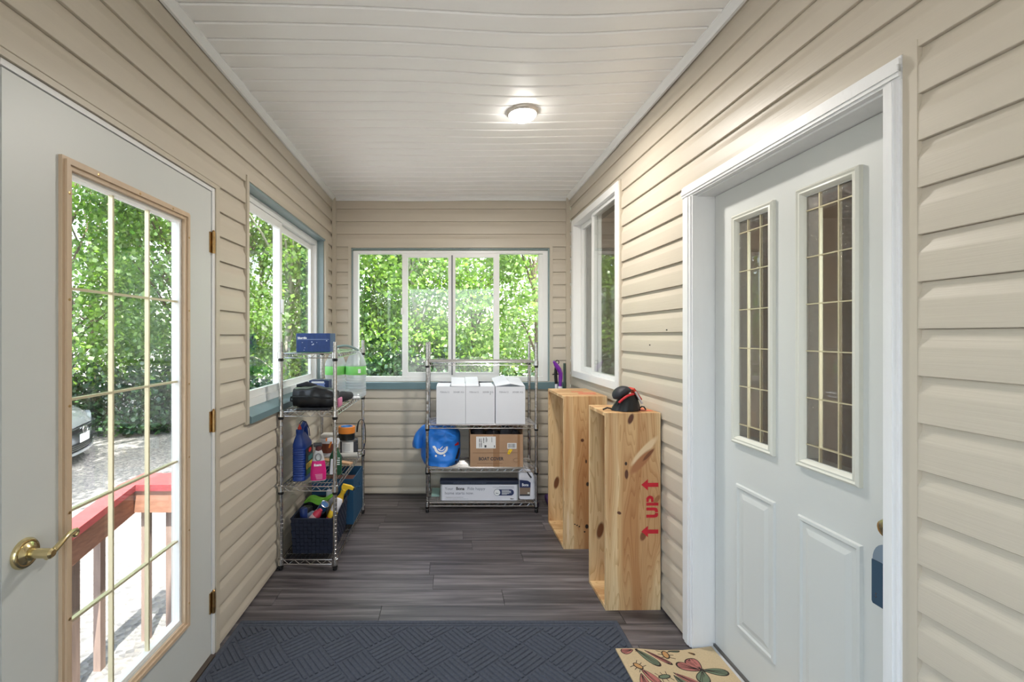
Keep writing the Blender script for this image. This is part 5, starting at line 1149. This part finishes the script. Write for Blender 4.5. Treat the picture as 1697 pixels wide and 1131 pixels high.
bd_.rbox(mx0 + 0.036, mx1 - 0.036, my1 - 0.044, my1 - 0.032, 0.004, 0.009, 0.002, 1); bd_.build('border', M['mat'], dm)
rb = MB(); cell = 0.142; nr = 6; inx0, inx1, iny0, iny1 = mx0 + 0.032, mx1 - 0.032, my0 + 0.032, my1 - 0.05
e1 = Vector((math.cos(0.7), math.sin(0.7))); e2 = Vector((-e1.y, e1.x))
def clip(p, q):
    t0, t1 = 0.0, 1.0; d = q - p
    for (pp, dd, lo, hi) in ((p.x, d.x, inx0, inx1), (p.y, d.y, iny0, iny1)):
        if abs(dd) < 1e-9:
            if pp < lo or pp > hi: return None
            continue
        a = (lo - pp) / dd; b = (hi - pp) / dd
        if a > b: a, b = b, a
        t0 = max(t0, a); t1 = min(t1, b)
    return None if t1 - t0 < 0.08 else (p + d * t0, p + d * t1)
for i in range(-16, 17):
    for j in range(-16, 17):
        o = Vector((0, 1.8)) + e1 * (i * cell) + e2 * (j * cell)
        A, B = (e1, e2) if (i + j) % 2 else (e2, e1)
        for k in range(nr):
            s = (k + 0.5) / nr * cell
            c = clip(o + B * s + A * 0.005, o + B * s + A * (cell - 0.005))
            if not c: continue
            p, q = c; hw = B * (cell / nr * 0.36); sw = B * (cell / nr * 0.22)
            rb.loft([[(p - hw).to_3d() + Vector((0, 0, 0.005)), (p + hw).to_3d() + Vector((0, 0, 0.005)), (p + sw).to_3d() + Vector((0, 0, 0.0105)), (p - sw).to_3d() + Vector((0, 0, 0.0105))],
                     [(q - hw).to_3d() + Vector((0, 0, 0.005)), (q + hw).to_3d() + Vector((0, 0, 0.005)), (q + sw).to_3d() + Vector((0, 0, 0.0105)), (q - sw).to_3d() + Vector((0, 0, 0.0105))]])
rb.build('ribs', M['mat'], dm, kind='stuff')

bmt = thing('butterfly_mat', 'small beige mat printed with butterflies and insects before the white entry door', 'mat', (0.735, 2.03, 0.0), 0.012)
M['linen'] = mat('beige woven mat', rgb(200, 178, 142), 0.9, var=0.08, vscale=(160, 160, 160), bump=0.5, bscale=(400, 400, 400))
# local x to the door, local y towards the camera (negative)
MB().prism([(0.0, 0.0112), (0.092, 0.0112), (0.2, 0.0008), (0.3, 0.0008), (0.43, 0.0166), (0.43, 0.0226), (0.3, 0.007), (0.2, 0.007), (0.092, 0.0172), (0.0, 0.0172)], -0.62, 0.0, 'y').build('base', M['linen'], bmt, smooth=20)
def mz(x): return float(np.interp(x, [0, 0.092, 0.2, 0.3, 0.43], [0.0172, 0.0172, 0.007, 0.007, 0.0226])) - 0.0262
M['pinkw'] = mat('dusty rose print', rgb(176, 108, 100), 0.9); M['greenw'] = mat('sage green print', rgb(108, 122, 98), 0.9); M['inkw'] = mat('dark brown print', rgb(48, 38, 34), 0.9); M['tanw'] = mat('ochre print', rgb(186, 140, 90), 0.9)
def flat(name, poly, m, z=0.0262, parent=None):
    area = sum(poly[i][0] * poly[(i + 1) % len(poly)][1] - poly[(i + 1) % len(poly)][0] * poly[i][1] for i in range(len(poly)))
    if area < 0: poly = poly[::-1]
    poly = [(min(max(x, 0.004), 0.427), min(max(y, -0.616), -0.004)) for x, y in poly]
    return MB().loft([[(x, y, mz(x) + z) for x, y in poly], [(x, y, mz(x) + z + 0.0005) for x, y in poly]]).build(name, m, parent or bmt)
def wing(c, ang, L, W, m, sharp=1.0):
    """a teardrop wing with a dark outline and veins"""
    def pts(s):
        out = []
        for a in np.linspace(0, 2 * PI, 26, endpoint=False):
            t = (1 - math.cos(a)) / 2; ww = 1.35 * W * s * math.sin(a) * (0.25 + 0.75 * t ** 0.7)
            x = L * (0.5 - 0.5 * s + t * s); y = ww
            out.append((c[0] + x * math.cos(ang) - y * math.sin(ang), c[1] + x * math.sin(ang) + y * math.cos(ang)))
        return out
    flat('wing_outline', pts(1.0), M['inkw']); flat('wing', pts(0.86), m, 0.0266)
    for v in (-0.55, -0.2, 0.2, 0.55):
        q = []
        for t in (0.12, 0.9):
            x = L * t; y = 1.25 * W * v * t * 0.9; q.append(Vector((c[0] + x * math.cos(ang) - y * math.sin(ang), c[1] + x * math.sin(ang) + y * math.cos(ang))))
        d = (q[1] - q[0]).normalized(); n = Vector((-d.y, d.x)) * 0.0009
        flat('wing_vein', [q[0] - n, q[1] - n, q[1] + n, q[0] + n], M['inkw'], 0.0269)
def bug_body(c, ang, L, W, m=None):
    def P(x, y): return (c[0] + x * math.cos(ang) - y * math.sin(ang), c[1] + x * math.sin(ang) + y * math.cos(ang))
    flat('insect_body', [P(L * 0.5 * math.cos(a), W * math.sin(a)) for a in np.linspace(0, 2 * PI, 16, endpoint=False)], M['inkw'], 0.0268)
    if m: flat('insect_back', [P(L * 0.4 * math.cos(a), W * 0.7 * math.sin(a)) for a in np.linspace(0, 2 * PI, 16, endpoint=False)], m, 0.0271)
    for s in (-1, 1):
        for k in (-0.25, 0.0, 0.25):
            a = Vector(P(L * k, 0)); b = Vector(P(L * (k * 1.8), s * W * 2.1)); d = (b - a).normalized(); n = Vector((-d.y, d.x)) * 0.0012
            flat('insect_leg', [a - n, b - n, b + n, a + n], M['inkw'], 0.0265)
cB = (0.318, -0.125)
wing(cB, 1.95, 0.075, 0.03, M['pinkw']); wing(cB, 2.75, 0.1, 0.024, M['pinkw']); wing(cB, -0.35, 0.1, 0.02, M['greenw']); wing(cB, -2.0, 0.08, 0.026, M['greenw'])
bug_body(cB, 2.2, 0.035, 0.005)
cC = (0.09, -0.012); wing((0.085, -0.006), -0.95, 0.12, 0.022, M['greenw']); wing((0.125, -0.008), -0.75, 0.12, 0.012, M['pinkw']); wing((0.075, -0.01), -2.9, 0.06, 0.018, M['pinkw']); bug_body(cC, 1.5, 0.02, 0.004)
bug_body((0.21, -0.03), 1.5, 0.05, 0.016, M['tanw']); wing((0.23, -0.008), 0.05, 0.055, 0.009, M['greenw']); wing((0.315, -0.018), -0.7, 0.03, 0.006, M['tanw'])
bug_body((0.055, -0.11), 2.3, 0.045, 0.014, M['tanw']); wing((0.06, -0.125), -1.1, 0.1, 0.02, M['pinkw']); wing((0.05, -0.15), -1.7, 0.1, 0.02, M['pinkw'])
bug_body((0.14, -0.165), 0.3, 0.06, 0.012, M['greenw']); wing((0.19, -0.135), -0.75, 0.12, 0.016, M['pinkw']); wing((0.185, -0.15), -1.2, 0.09, 0.018, M['greenw'])
bug_body((0.25, -0.3), 0.9, 0.06, 0.014, M['tanw']); wing((0.1, -0.32), 0.6, 0.1, 0.024, M['pinkw']); wing((0.1, -0.32), 2.3, 0.1, 0.024, M['greenw']); wing((0.26, -0.45), 0.6, 0.1, 0.024, M['pinkw']); wing((0.26, -0.45), 2.3, 0.1, 0.024, M['greenw'])
# ------------------------------------------------------------------ outside: ground, railing, car, trees
GZ = -0.45
def ground_mat():
    m = bpy.data.materials.new('pale gravel'); m.use_nodes = True
    n = m.node_tree.nodes; l = m.node_tree.links; p = n['Principled BSDF']; p.inputs['Roughness'].default_value = 0.9
    ge = n.new('ShaderNodeNewGeometry'); vo = n.new('ShaderNodeTexVoronoi'); vo.inputs['Scale'].default_value = 28; l.new(ge.outputs['Position'], vo.inputs['Vector'])
    nz = n.new('ShaderNodeTexNoise'); nz.inputs['Scale'].default_value = 0.8; nz.inputs['Detail'].default_value = 6; l.new(ge.outputs['Position'], nz.inputs['Vector'])
    hs = n.new('ShaderNodeMixRGB'); hs.inputs[1].default_value = rgb(104, 103, 106); hs.inputs[2].default_value = rgb(168, 163, 158); l.new(vo.outputs['Color'], hs.inputs[0])
    h2 = n.new('ShaderNodeMixRGB'); h2.blend_type = 'MULTIPLY'; h2.inputs[0].default_value = 0.35; l.new(hs.outputs[0], h2.inputs[1]); l.new(nz.outputs['Fac'], h2.inputs[2])
    l.new(h2.outputs[0], p.inputs['Base Color'])
    b = n.new('ShaderNodeBump'); b.inputs['Strength'].default_value = 0.8; b.inputs['Distance'].default_value = 0.02; l.new(vo.outputs['Distance'], b.inputs['Height']); l.new(b.outputs[0], p.inputs['Normal'])
    return m
gm = MB(); n = 30; vs = []; fs = []
for i in range(n + 1):
    for j in range(n + 1):
        x = -22 + 44 * i / n; y = -18 + 44 * j / n; d = max(0, math.hypot(x + 1, y - 2) - 9)
        vs.append((x, y, GZ + 0.012 * d * d * 0.4))
for i in range(n):
    for j in range(n): a = i * (n + 1) + j; fs.append((a, a + n + 1, a + n + 2, a + 1))
gm.add(vs, fs); struct(gm.build('ground', ground_mat(), smooth=60))

# railing beside the steps
rl = thing('deck_railing', 'weathered wooden deck railing with a red painted cap outside the glazed door', 'railing', (-1.93, 2.72, GZ))
M['redcap'] = mat('faded red paint', rgb(158, 70, 72), 0.6, var=0.12, vscale=(12, 12, 12))
M['railwood'] = mat('weathered cedar', rgb(176, 128, 106), 0.7, var=0.25, vscale=(14, 14, 60), coord='obj')
M['postwood'] = mat('grey weathered post', rgb(156, 134, 124), 0.75, var=0.25, vscale=(40, 40, 5), coord='obj')
zt_ = 0.52 - GZ
sl = 0.2; L1 = 1.75
def run(y): return zt_ + sl * y            # y negative towards the camera
def slopebox(mb, x0, x1, y0, y1, dz0, dz1):
    mb.loft([[(x0, y0, run(y0) + dz0), (x1, y0, run(y0) + dz0), (x1, y0, run(y0) + dz1), (x0, y0, run(y0) + dz1)], [(x0, y1, run(y1) + dz0), (x1, y1, run(y1) + dz0), (x1, y1, run(y1) + dz1), (x0, y1, run(y1) + dz1)]])
mb = MB(); slopebox(mb, -0.06, 0.045, -L1, 0.0, -0.038, 0.0); mb.build('rail_cap', M['redcap'], rl)
mb = MB(); mb.box(-0.06, 0.86, 0.001, 0.235, zt_ - 0.038, zt_); mb.build('rail_cap', M['redcap'], rl)
mb = MB(); slopebox(mb, -0.01, 0.028, -L1, 0.05, -0.18, -0.039); mb.build('rail_board', M['railwood'], rl)
mb = MB(); mb.box(0.03, 0.86, 0.012, 0.05, zt_ - 0.17, zt_ - 0.039); mb.build('rail_board', M['railwood'], rl)
for x in (0.045, 0.195, 0.36, 0.52, 0.68): MB().box(x, x + 0.04 + (0.028 if x == 0.195 else 0), 0.051, 0.09, 0.0, zt_ - 0.04).build('baluster', M['postwood'], rl)
for k, y in enumerate((-0.2, -0.4, -0.6, -0.8, -1.0, -1.2, -1.4, -1.6)):
    w_ = 0.062 if k == 1 else 0.038
    MB().box(-0.05, -0.0105, y, y + w_, 0.0, run(y) - 0.045).build('baluster', M['postwood'], rl)

# silver car parked beyond, nose towards the porch
car = thing('parked_car', 'silver sedan parked on the gravel under the trees', 'car', (-5.36, 6.62, GZ), math.radians(20))
paint = mat('silver car paint', rgb(186, 190, 196), 0.25, 0.55, coat=0.6)
dk = mat('dark car plastic', rgb(28, 30, 34), 0.4); gls = mat('dark car glass', rgb(34, 40, 46), 0.08)
# stations along x: 0 at the nose, negative to the tail: half width, sill z, belt z, top z
st = [(0.0, 0.62, 0.30, 0.52, 0.56), (-0.06, 0.74, 0.24, 0.60, 0.64), (-0.2, 0.84, 0.20, 0.66, 0.72), (-0.45, 0.88, 0.19, 0.72, 0.80), (-0.9, 0.90, 0.19, 0.78, 0.88), (-1.25, 0.90, 0.19, 0.84, 0.94),
      (-1.3, 0.90, 0.19, 0.86, 0.96), (-1.9, 0.91, 0.19, 0.90, 1.36), (-2.4, 0.91, 0.19, 0.92, 1.45), (-3.1, 0.91, 0.19, 0.94, 1.42), (-3.7, 0.90, 0.20, 0.95, 1.2), (-4.1, 0.89, 0.22, 0.96, 1.03), (-4.5, 0.84, 0.26, 0.92, 0.98), (-4.62, 0.74, 0.34, 0.8, 0.84)]
rings = []
for (x, hw, zs_, zbelt, ztop) in st:
    cab = ztop - zbelt > 0.15; tw = hw * (0.62 if cab else 0.86)
    half = [(0.0, zs_), (hw * 0.8, zs_), (hw * 0.98, zs_ + 0.08), (hw, zs_ + (zbelt - zs_) * 0.5), (hw * 0.985, zbelt - 0.03), (hw * 0.95, zbelt), (tw + (hw * 0.95 - tw) * 0.35, zbelt + (ztop - zbelt) * 0.6), (tw, ztop - 0.02 if cab else ztop - 0.006), (tw * 0.6, ztop), (0.0, ztop + 0.012)]
    ring = [(x + (0.0 if abs(yy) < 0.01 else -0.22 * (abs(yy) / 0.9) ** 2.2 * max(0, 1 + x / 0.5)), yy, z) for yy, z in half] + [(x + (-0.22 * (abs(yy) / 0.9) ** 2.2 * max(0, 1 + x / 0.5)), -yy, z) for yy, z in half[-2:0:-1]]
    rings.append(ring)
MB().loft(rings).build('body', paint, car, smooth=40)
# glasshouse
gh = MB()
for s in (-1, 1):
    gh.loft([[(-1.55, s * 0.872, 0.93), (-3.6, s * 0.872, 0.985), (-3.3, s * 0.70, 1.30), (-2.1, s * 0.70, 1.33)], [(-1.55, s * 0.80, 0.93), (-3.6, s * 0.80, 0.985), (-3.3, s * 0.62, 1.30), (-2.1, s * 0.62, 1.33)]])
gh.build('side_window', gls, car)
MB().loft([[(-1.24, -0.72, 0.965), (-1.24, 0.72, 0.965), (-1.94, 0.55, 1.385), (-1.94, -0.55, 1.385)], [(-1.3, -0.72, 0.9), (-1.3, 0.72, 0.9), (-2.0, 0.55, 1.3), (-2.0, -0.55, 1.3)]]).build('windscreen', gls, car)
for x in (-0.85, -3.65):
    for s in (-1, 1):
        RW = Matrix.Rotation(PI / 2, 3, 'X')
        tw = MB().lathe([(0.2, -0.1), (0.31, -0.1), (0.325, -0.08), (0.325, 0.08), (0.31, 0.1), (0.2, 0.1)], (x, s * 0.83, 0.325), 28, RW).build('wheel', dk, car, smooth=40)
        MB().lathe([(0.0, -0.104), (0.06, -0.106), (0.2, -0.102), (0.2, 0.102), (0.06, 0.106), (0.0, 0.104)], (x, s * 0.83, 0.325), 16, RW).build('hub_cap', mat('alloy', rgb(160, 162, 166), 0.35, 0.8), tw, smooth=20)
def fx(y): return -0.22 * (abs(y) / 0.9) ** 2.2
def nose(name, ys, z0f, z1f, off, m, th=0.02):
    mb = MB(); mb.loft([[(fx(y) + off + dx, y, z0f(y)) if k == 0 else (fx(y) + off + dx, y, z1f(y)) for k in (0, 1) for dx in ([0, -th] if k == 0 else [-th, 0])] for y in ys]); mb.build(name, m, car, smooth=40)
Yn = np.linspace(-0.52, 0.52, 15)
nose('upper_grille', Yn, lambda y: 0.47, lambda y: 0.535 - 0.02 * abs(y), 0.012, dk, 0.1)
nose('lower_grille', np.linspace(-0.6, 0.6, 15), lambda y: 0.23, lambda y: 0.32, 0.012, dk, 0.1)
for k in range(3): nose('grille_bar', np.linspace(-0.58, 0.58, 13), lambda y, k=k: 0.245 + k * 0.026, lambda y, k=k: 0.252 + k * 0.026, 0.02, M['chrome'], 0.02)
nose('grille_chrome', Yn, lambda y: 0.53 - 0.02 * abs(y), lambda y: 0.545 - 0.02 * abs(y), 0.022, M['chrome'], 0.02)
nose('front_lip', np.linspace(-0.7, 0.7, 15), lambda y: 0.18, lambda y: 0.215, 0.03, paint, 0.12)
for s in (-1, 1):
    hl = MB(); hl.loft([[(fx(y * s) + 0.004 - 0.06 * (z - 0.55) , s * y, z) for y, z in ((0.50, 0.52), (0.62, 0.5), (0.80, 0.56), (0.86, 0.66), (0.70, 0.64))], [(fx(y * s) - 0.24, s * y * 0.98, z) for y, z in ((0.50, 0.52), (0.62, 0.5), (0.80, 0.56), (0.86, 0.66), (0.70, 0.64))]])
    hl.build('headlight', mat('headlight lens', rgb(120, 126, 136), 0.1, 0.3), car)
    MB().loft([[(fx(y) + 0.006, s * y, z) for y, z in ((0.62, 0.26), (0.8, 0.28), (0.8, 0.38), (0.66, 0.33))], [(fx(y) - 0.12, s * y, z) for y, z in ((0.62, 0.26), (0.8, 0.28), (0.8, 0.38), (0.66, 0.33))]]).build('fog_lamp_recess', dk, car)
    MB().rbox(-1.72, -1.56, s * 0.97 - 0.07, s * 0.97 + 0.07, 0.9, 1.02, 0.03, 2).build('mirror', paint, car, smooth=40)
em = MB(); em.tube([(0.035, 0.085 * math.cos(a), 0.505 + 0.05 * math.sin(a)) for a in np.linspace(0, 2 * PI, 24)], 0.009, 8); em.tube([(0.035, -0.04, 0.465), (0.037, -0.028, 0.545)], 0.009, 6); em.tube([(0.035, 0.028, 0.465), (0.037, 0.04, 0.545)], 0.009, 6); em.tube([(0.036, -0.034, 0.498), (0.036, 0.034, 0.512)], 0.008, 6); em.build('emblem', M['chrome'], car, smooth=50)
MB().rbox(0.02, 0.035, -0.155, 0.155, 0.33, 0.45, 0.004, 1).build('licence_plate', M['paper'], car)

# trees and shrubs: each has its own trunk, limbs and leaves
def leaf_mat(name, c1, c2, trans):
    m = bpy.data.materials.new(name); m.use_nodes = True
    n = m.node_tree.nodes; l = m.node_tree.links; n.remove(n['Principled BSDF']); out = n['Material Output']
    ge = n.new('ShaderNodeNewGeometry'); nz = n.new('ShaderNodeTexWhiteNoise')
    nz.noise_dimensions = '1D'; l.new(ge.outputs['Random Per Island'], nz.inputs['W'])
    mx = n.new('ShaderNodeMixRGB'); mx.inputs[1].default_value = rgb(*c1); mx.inputs[2].default_value = rgb(*c2); l.new(nz.outputs['Value'], mx.inputs[0])
    d = n.new('ShaderNodeBsdfDiffuse'); t = n.new('ShaderNodeBsdfTranslucent'); g = n.new('ShaderNodeBsdfGlossy'); g.inputs['Roughness'].default_value = 0.35
    l.new(mx.outputs[0], d.inputs['Color'])
    ht = n.new('ShaderNodeHueSaturation'); ht.inputs['Saturation'].default_value = 1.1; ht.inputs['Value'].default_value = 1.25; l.new(mx.outputs[0], ht.inputs['Color']); l.new(ht.outputs[0], t.inputs['Color'])
    a = n.new('ShaderNodeMixShader'); a.inputs[0].default_value = trans; l.new(d.outputs[0], a.inputs[1]); l.new(t.outputs[0], a.inputs[2])
    b = n.new('ShaderNodeMixShader'); b.inputs[0].default_value = 0.09; l.new(a.outputs[0], b.inputs[1]); l.new(g.outputs[0], b.inputs[2]); l.new(b.outputs[0], out.inputs['Surface'])
    return m
LM = [leaf_mat('bright maple leaf', (96, 140, 52), (150, 182, 84), 0.45), leaf_mat('mid green leaf', (70, 116, 46), (124, 160, 70), 0.4), leaf_mat('pale yellow green leaf', (106, 148, 62), (160, 186, 100), 0.45)]
LD = leaf_mat('dark ivy leaf', (38, 74, 52), (84, 120, 70), 0.2)
bark = mat('grey bark', rgb(112, 98, 84), 0.9, var=0.2, vscale=(20, 20, 4)); birch = mat('pale bark', rgb(186, 178, 166), 0.9, var=0.2, vscale=(20, 20, 6))
def leaves_mesh(name, centers, radii, per, size, seed, droop=0.3):
    rng = np.random.default_rng(seed)
    n = len(centers) * per
    c = np.repeat(np.array(centers), per, axis=0); r = np.repeat(np.array(radii), per)[:, None]
    p = c + rng.normal(size=(n, 3)) * r * np.array([0.5, 0.5, 0.36])
    p[:, 2] = np.maximum(p[:, 2], GZ + 0.02)
    ax = rng.normal(size=(n, 3)); ax[:, 2] -= droop; ax /= np.linalg.norm(ax, axis=1)[:, None]
    nr = rng.normal(size=(n, 3)) + np.array([0, 0, 0.9]); nr -= ax * (nr * ax).sum(1)[:, None]; nr /= np.linalg.norm(nr, axis=1)[:, None]
    sd = np.cross(ax, nr); s = size * (0.6 + 0.8 * rng.random((n, 1)))
    w = s * 0.42
    v = np.stack([p, p + ax * s * 0.45 + sd * w - nr * s * 0.06, p + ax * s, p + ax * s * 0.45 - sd * w - nr * s * 0.06], axis=1).reshape(-1, 3)
    me = bpy.data.meshes.new(name); me.vertices.add(4 * n); me.vertices.foreach_set('co', v.ravel())
    tri = np.arange(n)[:, None] * 4 + np.array([[0, 1, 2, 0, 2, 3]]); me.loops.add(6 * n); me.loops.foreach_set('vertex_index', tri.ravel().astype(np.int32))
    me.polygons.add(2 * n); me.polygons.foreach_set('loop_start', np.arange(0, 6 * n, 3, dtype=np.int32)); me.polygons.foreach_set('loop_total', np.full(2 * n, 3, dtype=np.int32))
    me.update(calc_edges=True); me.validate()
    return me
def tree(name, label, x, y, h, R, nclump, per, size, lm, bm_, seed, low=0.15, group=None, trunk_r=0.09):
    t = thing(name, label, 'tree', (x, y, GZ), 0, group); rs = random.Random(seed)
    tips = []; mb = MB()
    top = Vector((rs.uniform(-0.3, 0.3), rs.uniform(-0.3, 0.3), h * 0.8)); mid = top * 0.5 + Vector((rs.uniform(-0.2, 0.2), rs.uniform(-0.2, 0.2), 0))
    mb.tube([(0, 0, -0.02), mid, top], [trunk_r, trunk_r * 0.7, trunk_r * 0.25], 9); tr = mb.build('trunk', bm_, t, smooth=60)
    cs = []; rr = []
    for k in range(nclump):
        a = rs.uniform(0, 2 * PI); u = rs.uniform(low, 1.0); pr = R * (0.35 + 0.65 * math.sin(PI * min(1, max(0.06, 0.15 + 0.85 * (u - low) / (1 - low) * 0.9)))) * math.sqrt(rs.uniform(0.25, 1))
        c = Vector((pr * math.cos(a), pr * math.sin(a), h * u)); cs.append(c[:]); rr.append(rs.uniform(0.4, 0.75))
        if k % 3 == 0:
            b = MB(); f = min(0.95, u * 0.75); s = (mid * (f / 0.5) if f < 0.5 else mid.lerp(top, (f - 0.5) / 0.5)); b.tube([s, s.lerp(c, 0.5) + Vector((0, 0, 0.12)), c], [trunk_r * 0.35, trunk_r * 0.22, 0.008], 6); b.build('branch', bm_, t, smooth=60)
    me = leaves_mesh('foliage', cs, rr, per, size, seed); me.materials.append(lm); o = bpy.data.objects.new('foliage', me); C.objects.link(o); o.parent = t; o['kind'] = 'stuff'
    # leaves_mesh clamps to the world ground height; the tree stands at GZ
    return t
TG = 'leafy trees around the porch'
TREES = ((-7.6, 9.0, 6.6, 1.9, 0, bark, 60, 'bright green tree above the parked car, seen through the glazed door'),
         (-6.3, 10.2, 6.2, 1.7, 1, bark, 55, 'mid green tree behind the hinge side of the glazed door'),
         (-9.2, 11.8, 7.5, 2.3, 1, bark, 55, 'tall green tree standing farthest back behind the parked car'),
         (-5.0, 10.8, 6.0, 1.6, 0, bark, 55, 'bright green tree between the views of glazed door and left window'),
         (-3.7, 9.8, 5.6, 1.5, 0, birch, 50, 'pale trunked tree filling the near pane of the left window'),
         (-4.3, 12.8, 7.0, 2.1, 1, bark, 50, 'tall mid green tree behind the pale trunked tree of the left window'),
         (-2.25, 10.4, 5.6, 1.5, 1, bark, 60, 'mid green tree filling the leftmost pane of the back window'),
         (-0.85, 9.9, 5.2, 1.3, 0, birch, 46, 'pale trunked bright tree in the second pane of the back window'),
         (0.5, 10.6, 5.4, 1.3, 2, bark, 40, 'pale yellow green tree in the third pane of the back window'),
         (1.9, 9.9, 5.2, 1.2, 2, bark, 28, 'sparse yellow green tree in the rightmost pane of the back window'),
         (-0.1, 13.4, 7.0, 2.0, 2, bark, 26, 'tall yellow green tree far behind the middle of the back window'))
tree('shade_tree', 'tall tree with a high open crown spreading over the parked car', -5.9, 5.0, 9.0, 3.6, 110, 300, 0.12, LM[0], bark, 77, low=0.6, trunk_r=0.16)
for k, (x, y, h, R, lm, bm_, nc, lab) in enumerate(TREES):
    tree('leafy_tree', lab, x, y, h, R, nc, 300, 0.085, LM[lm], bm_, 100 + k, group=TG)
def shrub(x, y, R, h, seed, SL):
    t = thing('leafy_shrub', SL, 'shrub', (x, y, GZ), 0, 'shrubs under the trees'); rs = random.Random(seed)
    cs = []; rr = []
    for q in range(26):
        a = rs.uniform(0, 2 * PI); pr = R * math.sqrt(rs.random()); cs.append((pr * math.cos(a), pr * math.sin(a), h * rs.uniform(0.1, 1.0) * (1 - 0.4 * pr / R))); rr.append(0.4)
        if q % 4 == 0: MB().tube([(0, 0, 0), Vector(cs[-1]) * 0.5 + Vector((0, 0, 0.1)), cs[-1]], [0.02, 0.014, 0.005], 5).build('stem', bark, t, smooth=60)
    me = leaves_mesh('foliage', cs, rr, 130, 0.085, seed); me.materials.append(LD); o = bpy.data.objects.new('foliage', me); C.objects.link(o); o.parent = t; o['kind'] = 'stuff'
SHRUBS = ((-7.4, 8.2, 0.9, 1.3, 'dark leafy shrub just beyond the nose of the parked car'), (-6.2, 8.9, 0.9, 1.5, 'dark leafy shrub at the gravel edge in the middle of the glazed door'),
          (-5.2, 9.5, 0.8, 1.4, 'dark leafy shrub at the gravel edge by the hinge side of the glazed door'), (-4.2, 9.2, 0.7, 1.3, 'dark leafy shrub at the foot of the near pane of the left window'),
          (-3.2, 9.2, 0.7, 1.3, 'dark leafy shrub at the foot of the far pane of the left window'), (-2.2, 9.3, 0.7, 2.0, 'dark leafy shrub low behind the water jugs in the back window'),
          (-1.2, 9.2, 0.65, 1.8, 'dark leafy shrub low in the second pane of the back window'), (-0.2, 9.4, 0.65, 1.7, 'dark leafy shrub low behind the middle of the back window'),
          (0.8, 9.3, 0.65, 1.1, 'dark leafy shrub low in the third pane of the back window'), (1.8, 9.0, 0.65, 1.2, 'dark leafy shrub low in the rightmost pane of the back window'))
for q, (x, y, R, h, lab) in enumerate(SHRUBS):
    shrub(x, y, R, h, 300 + q, lab)
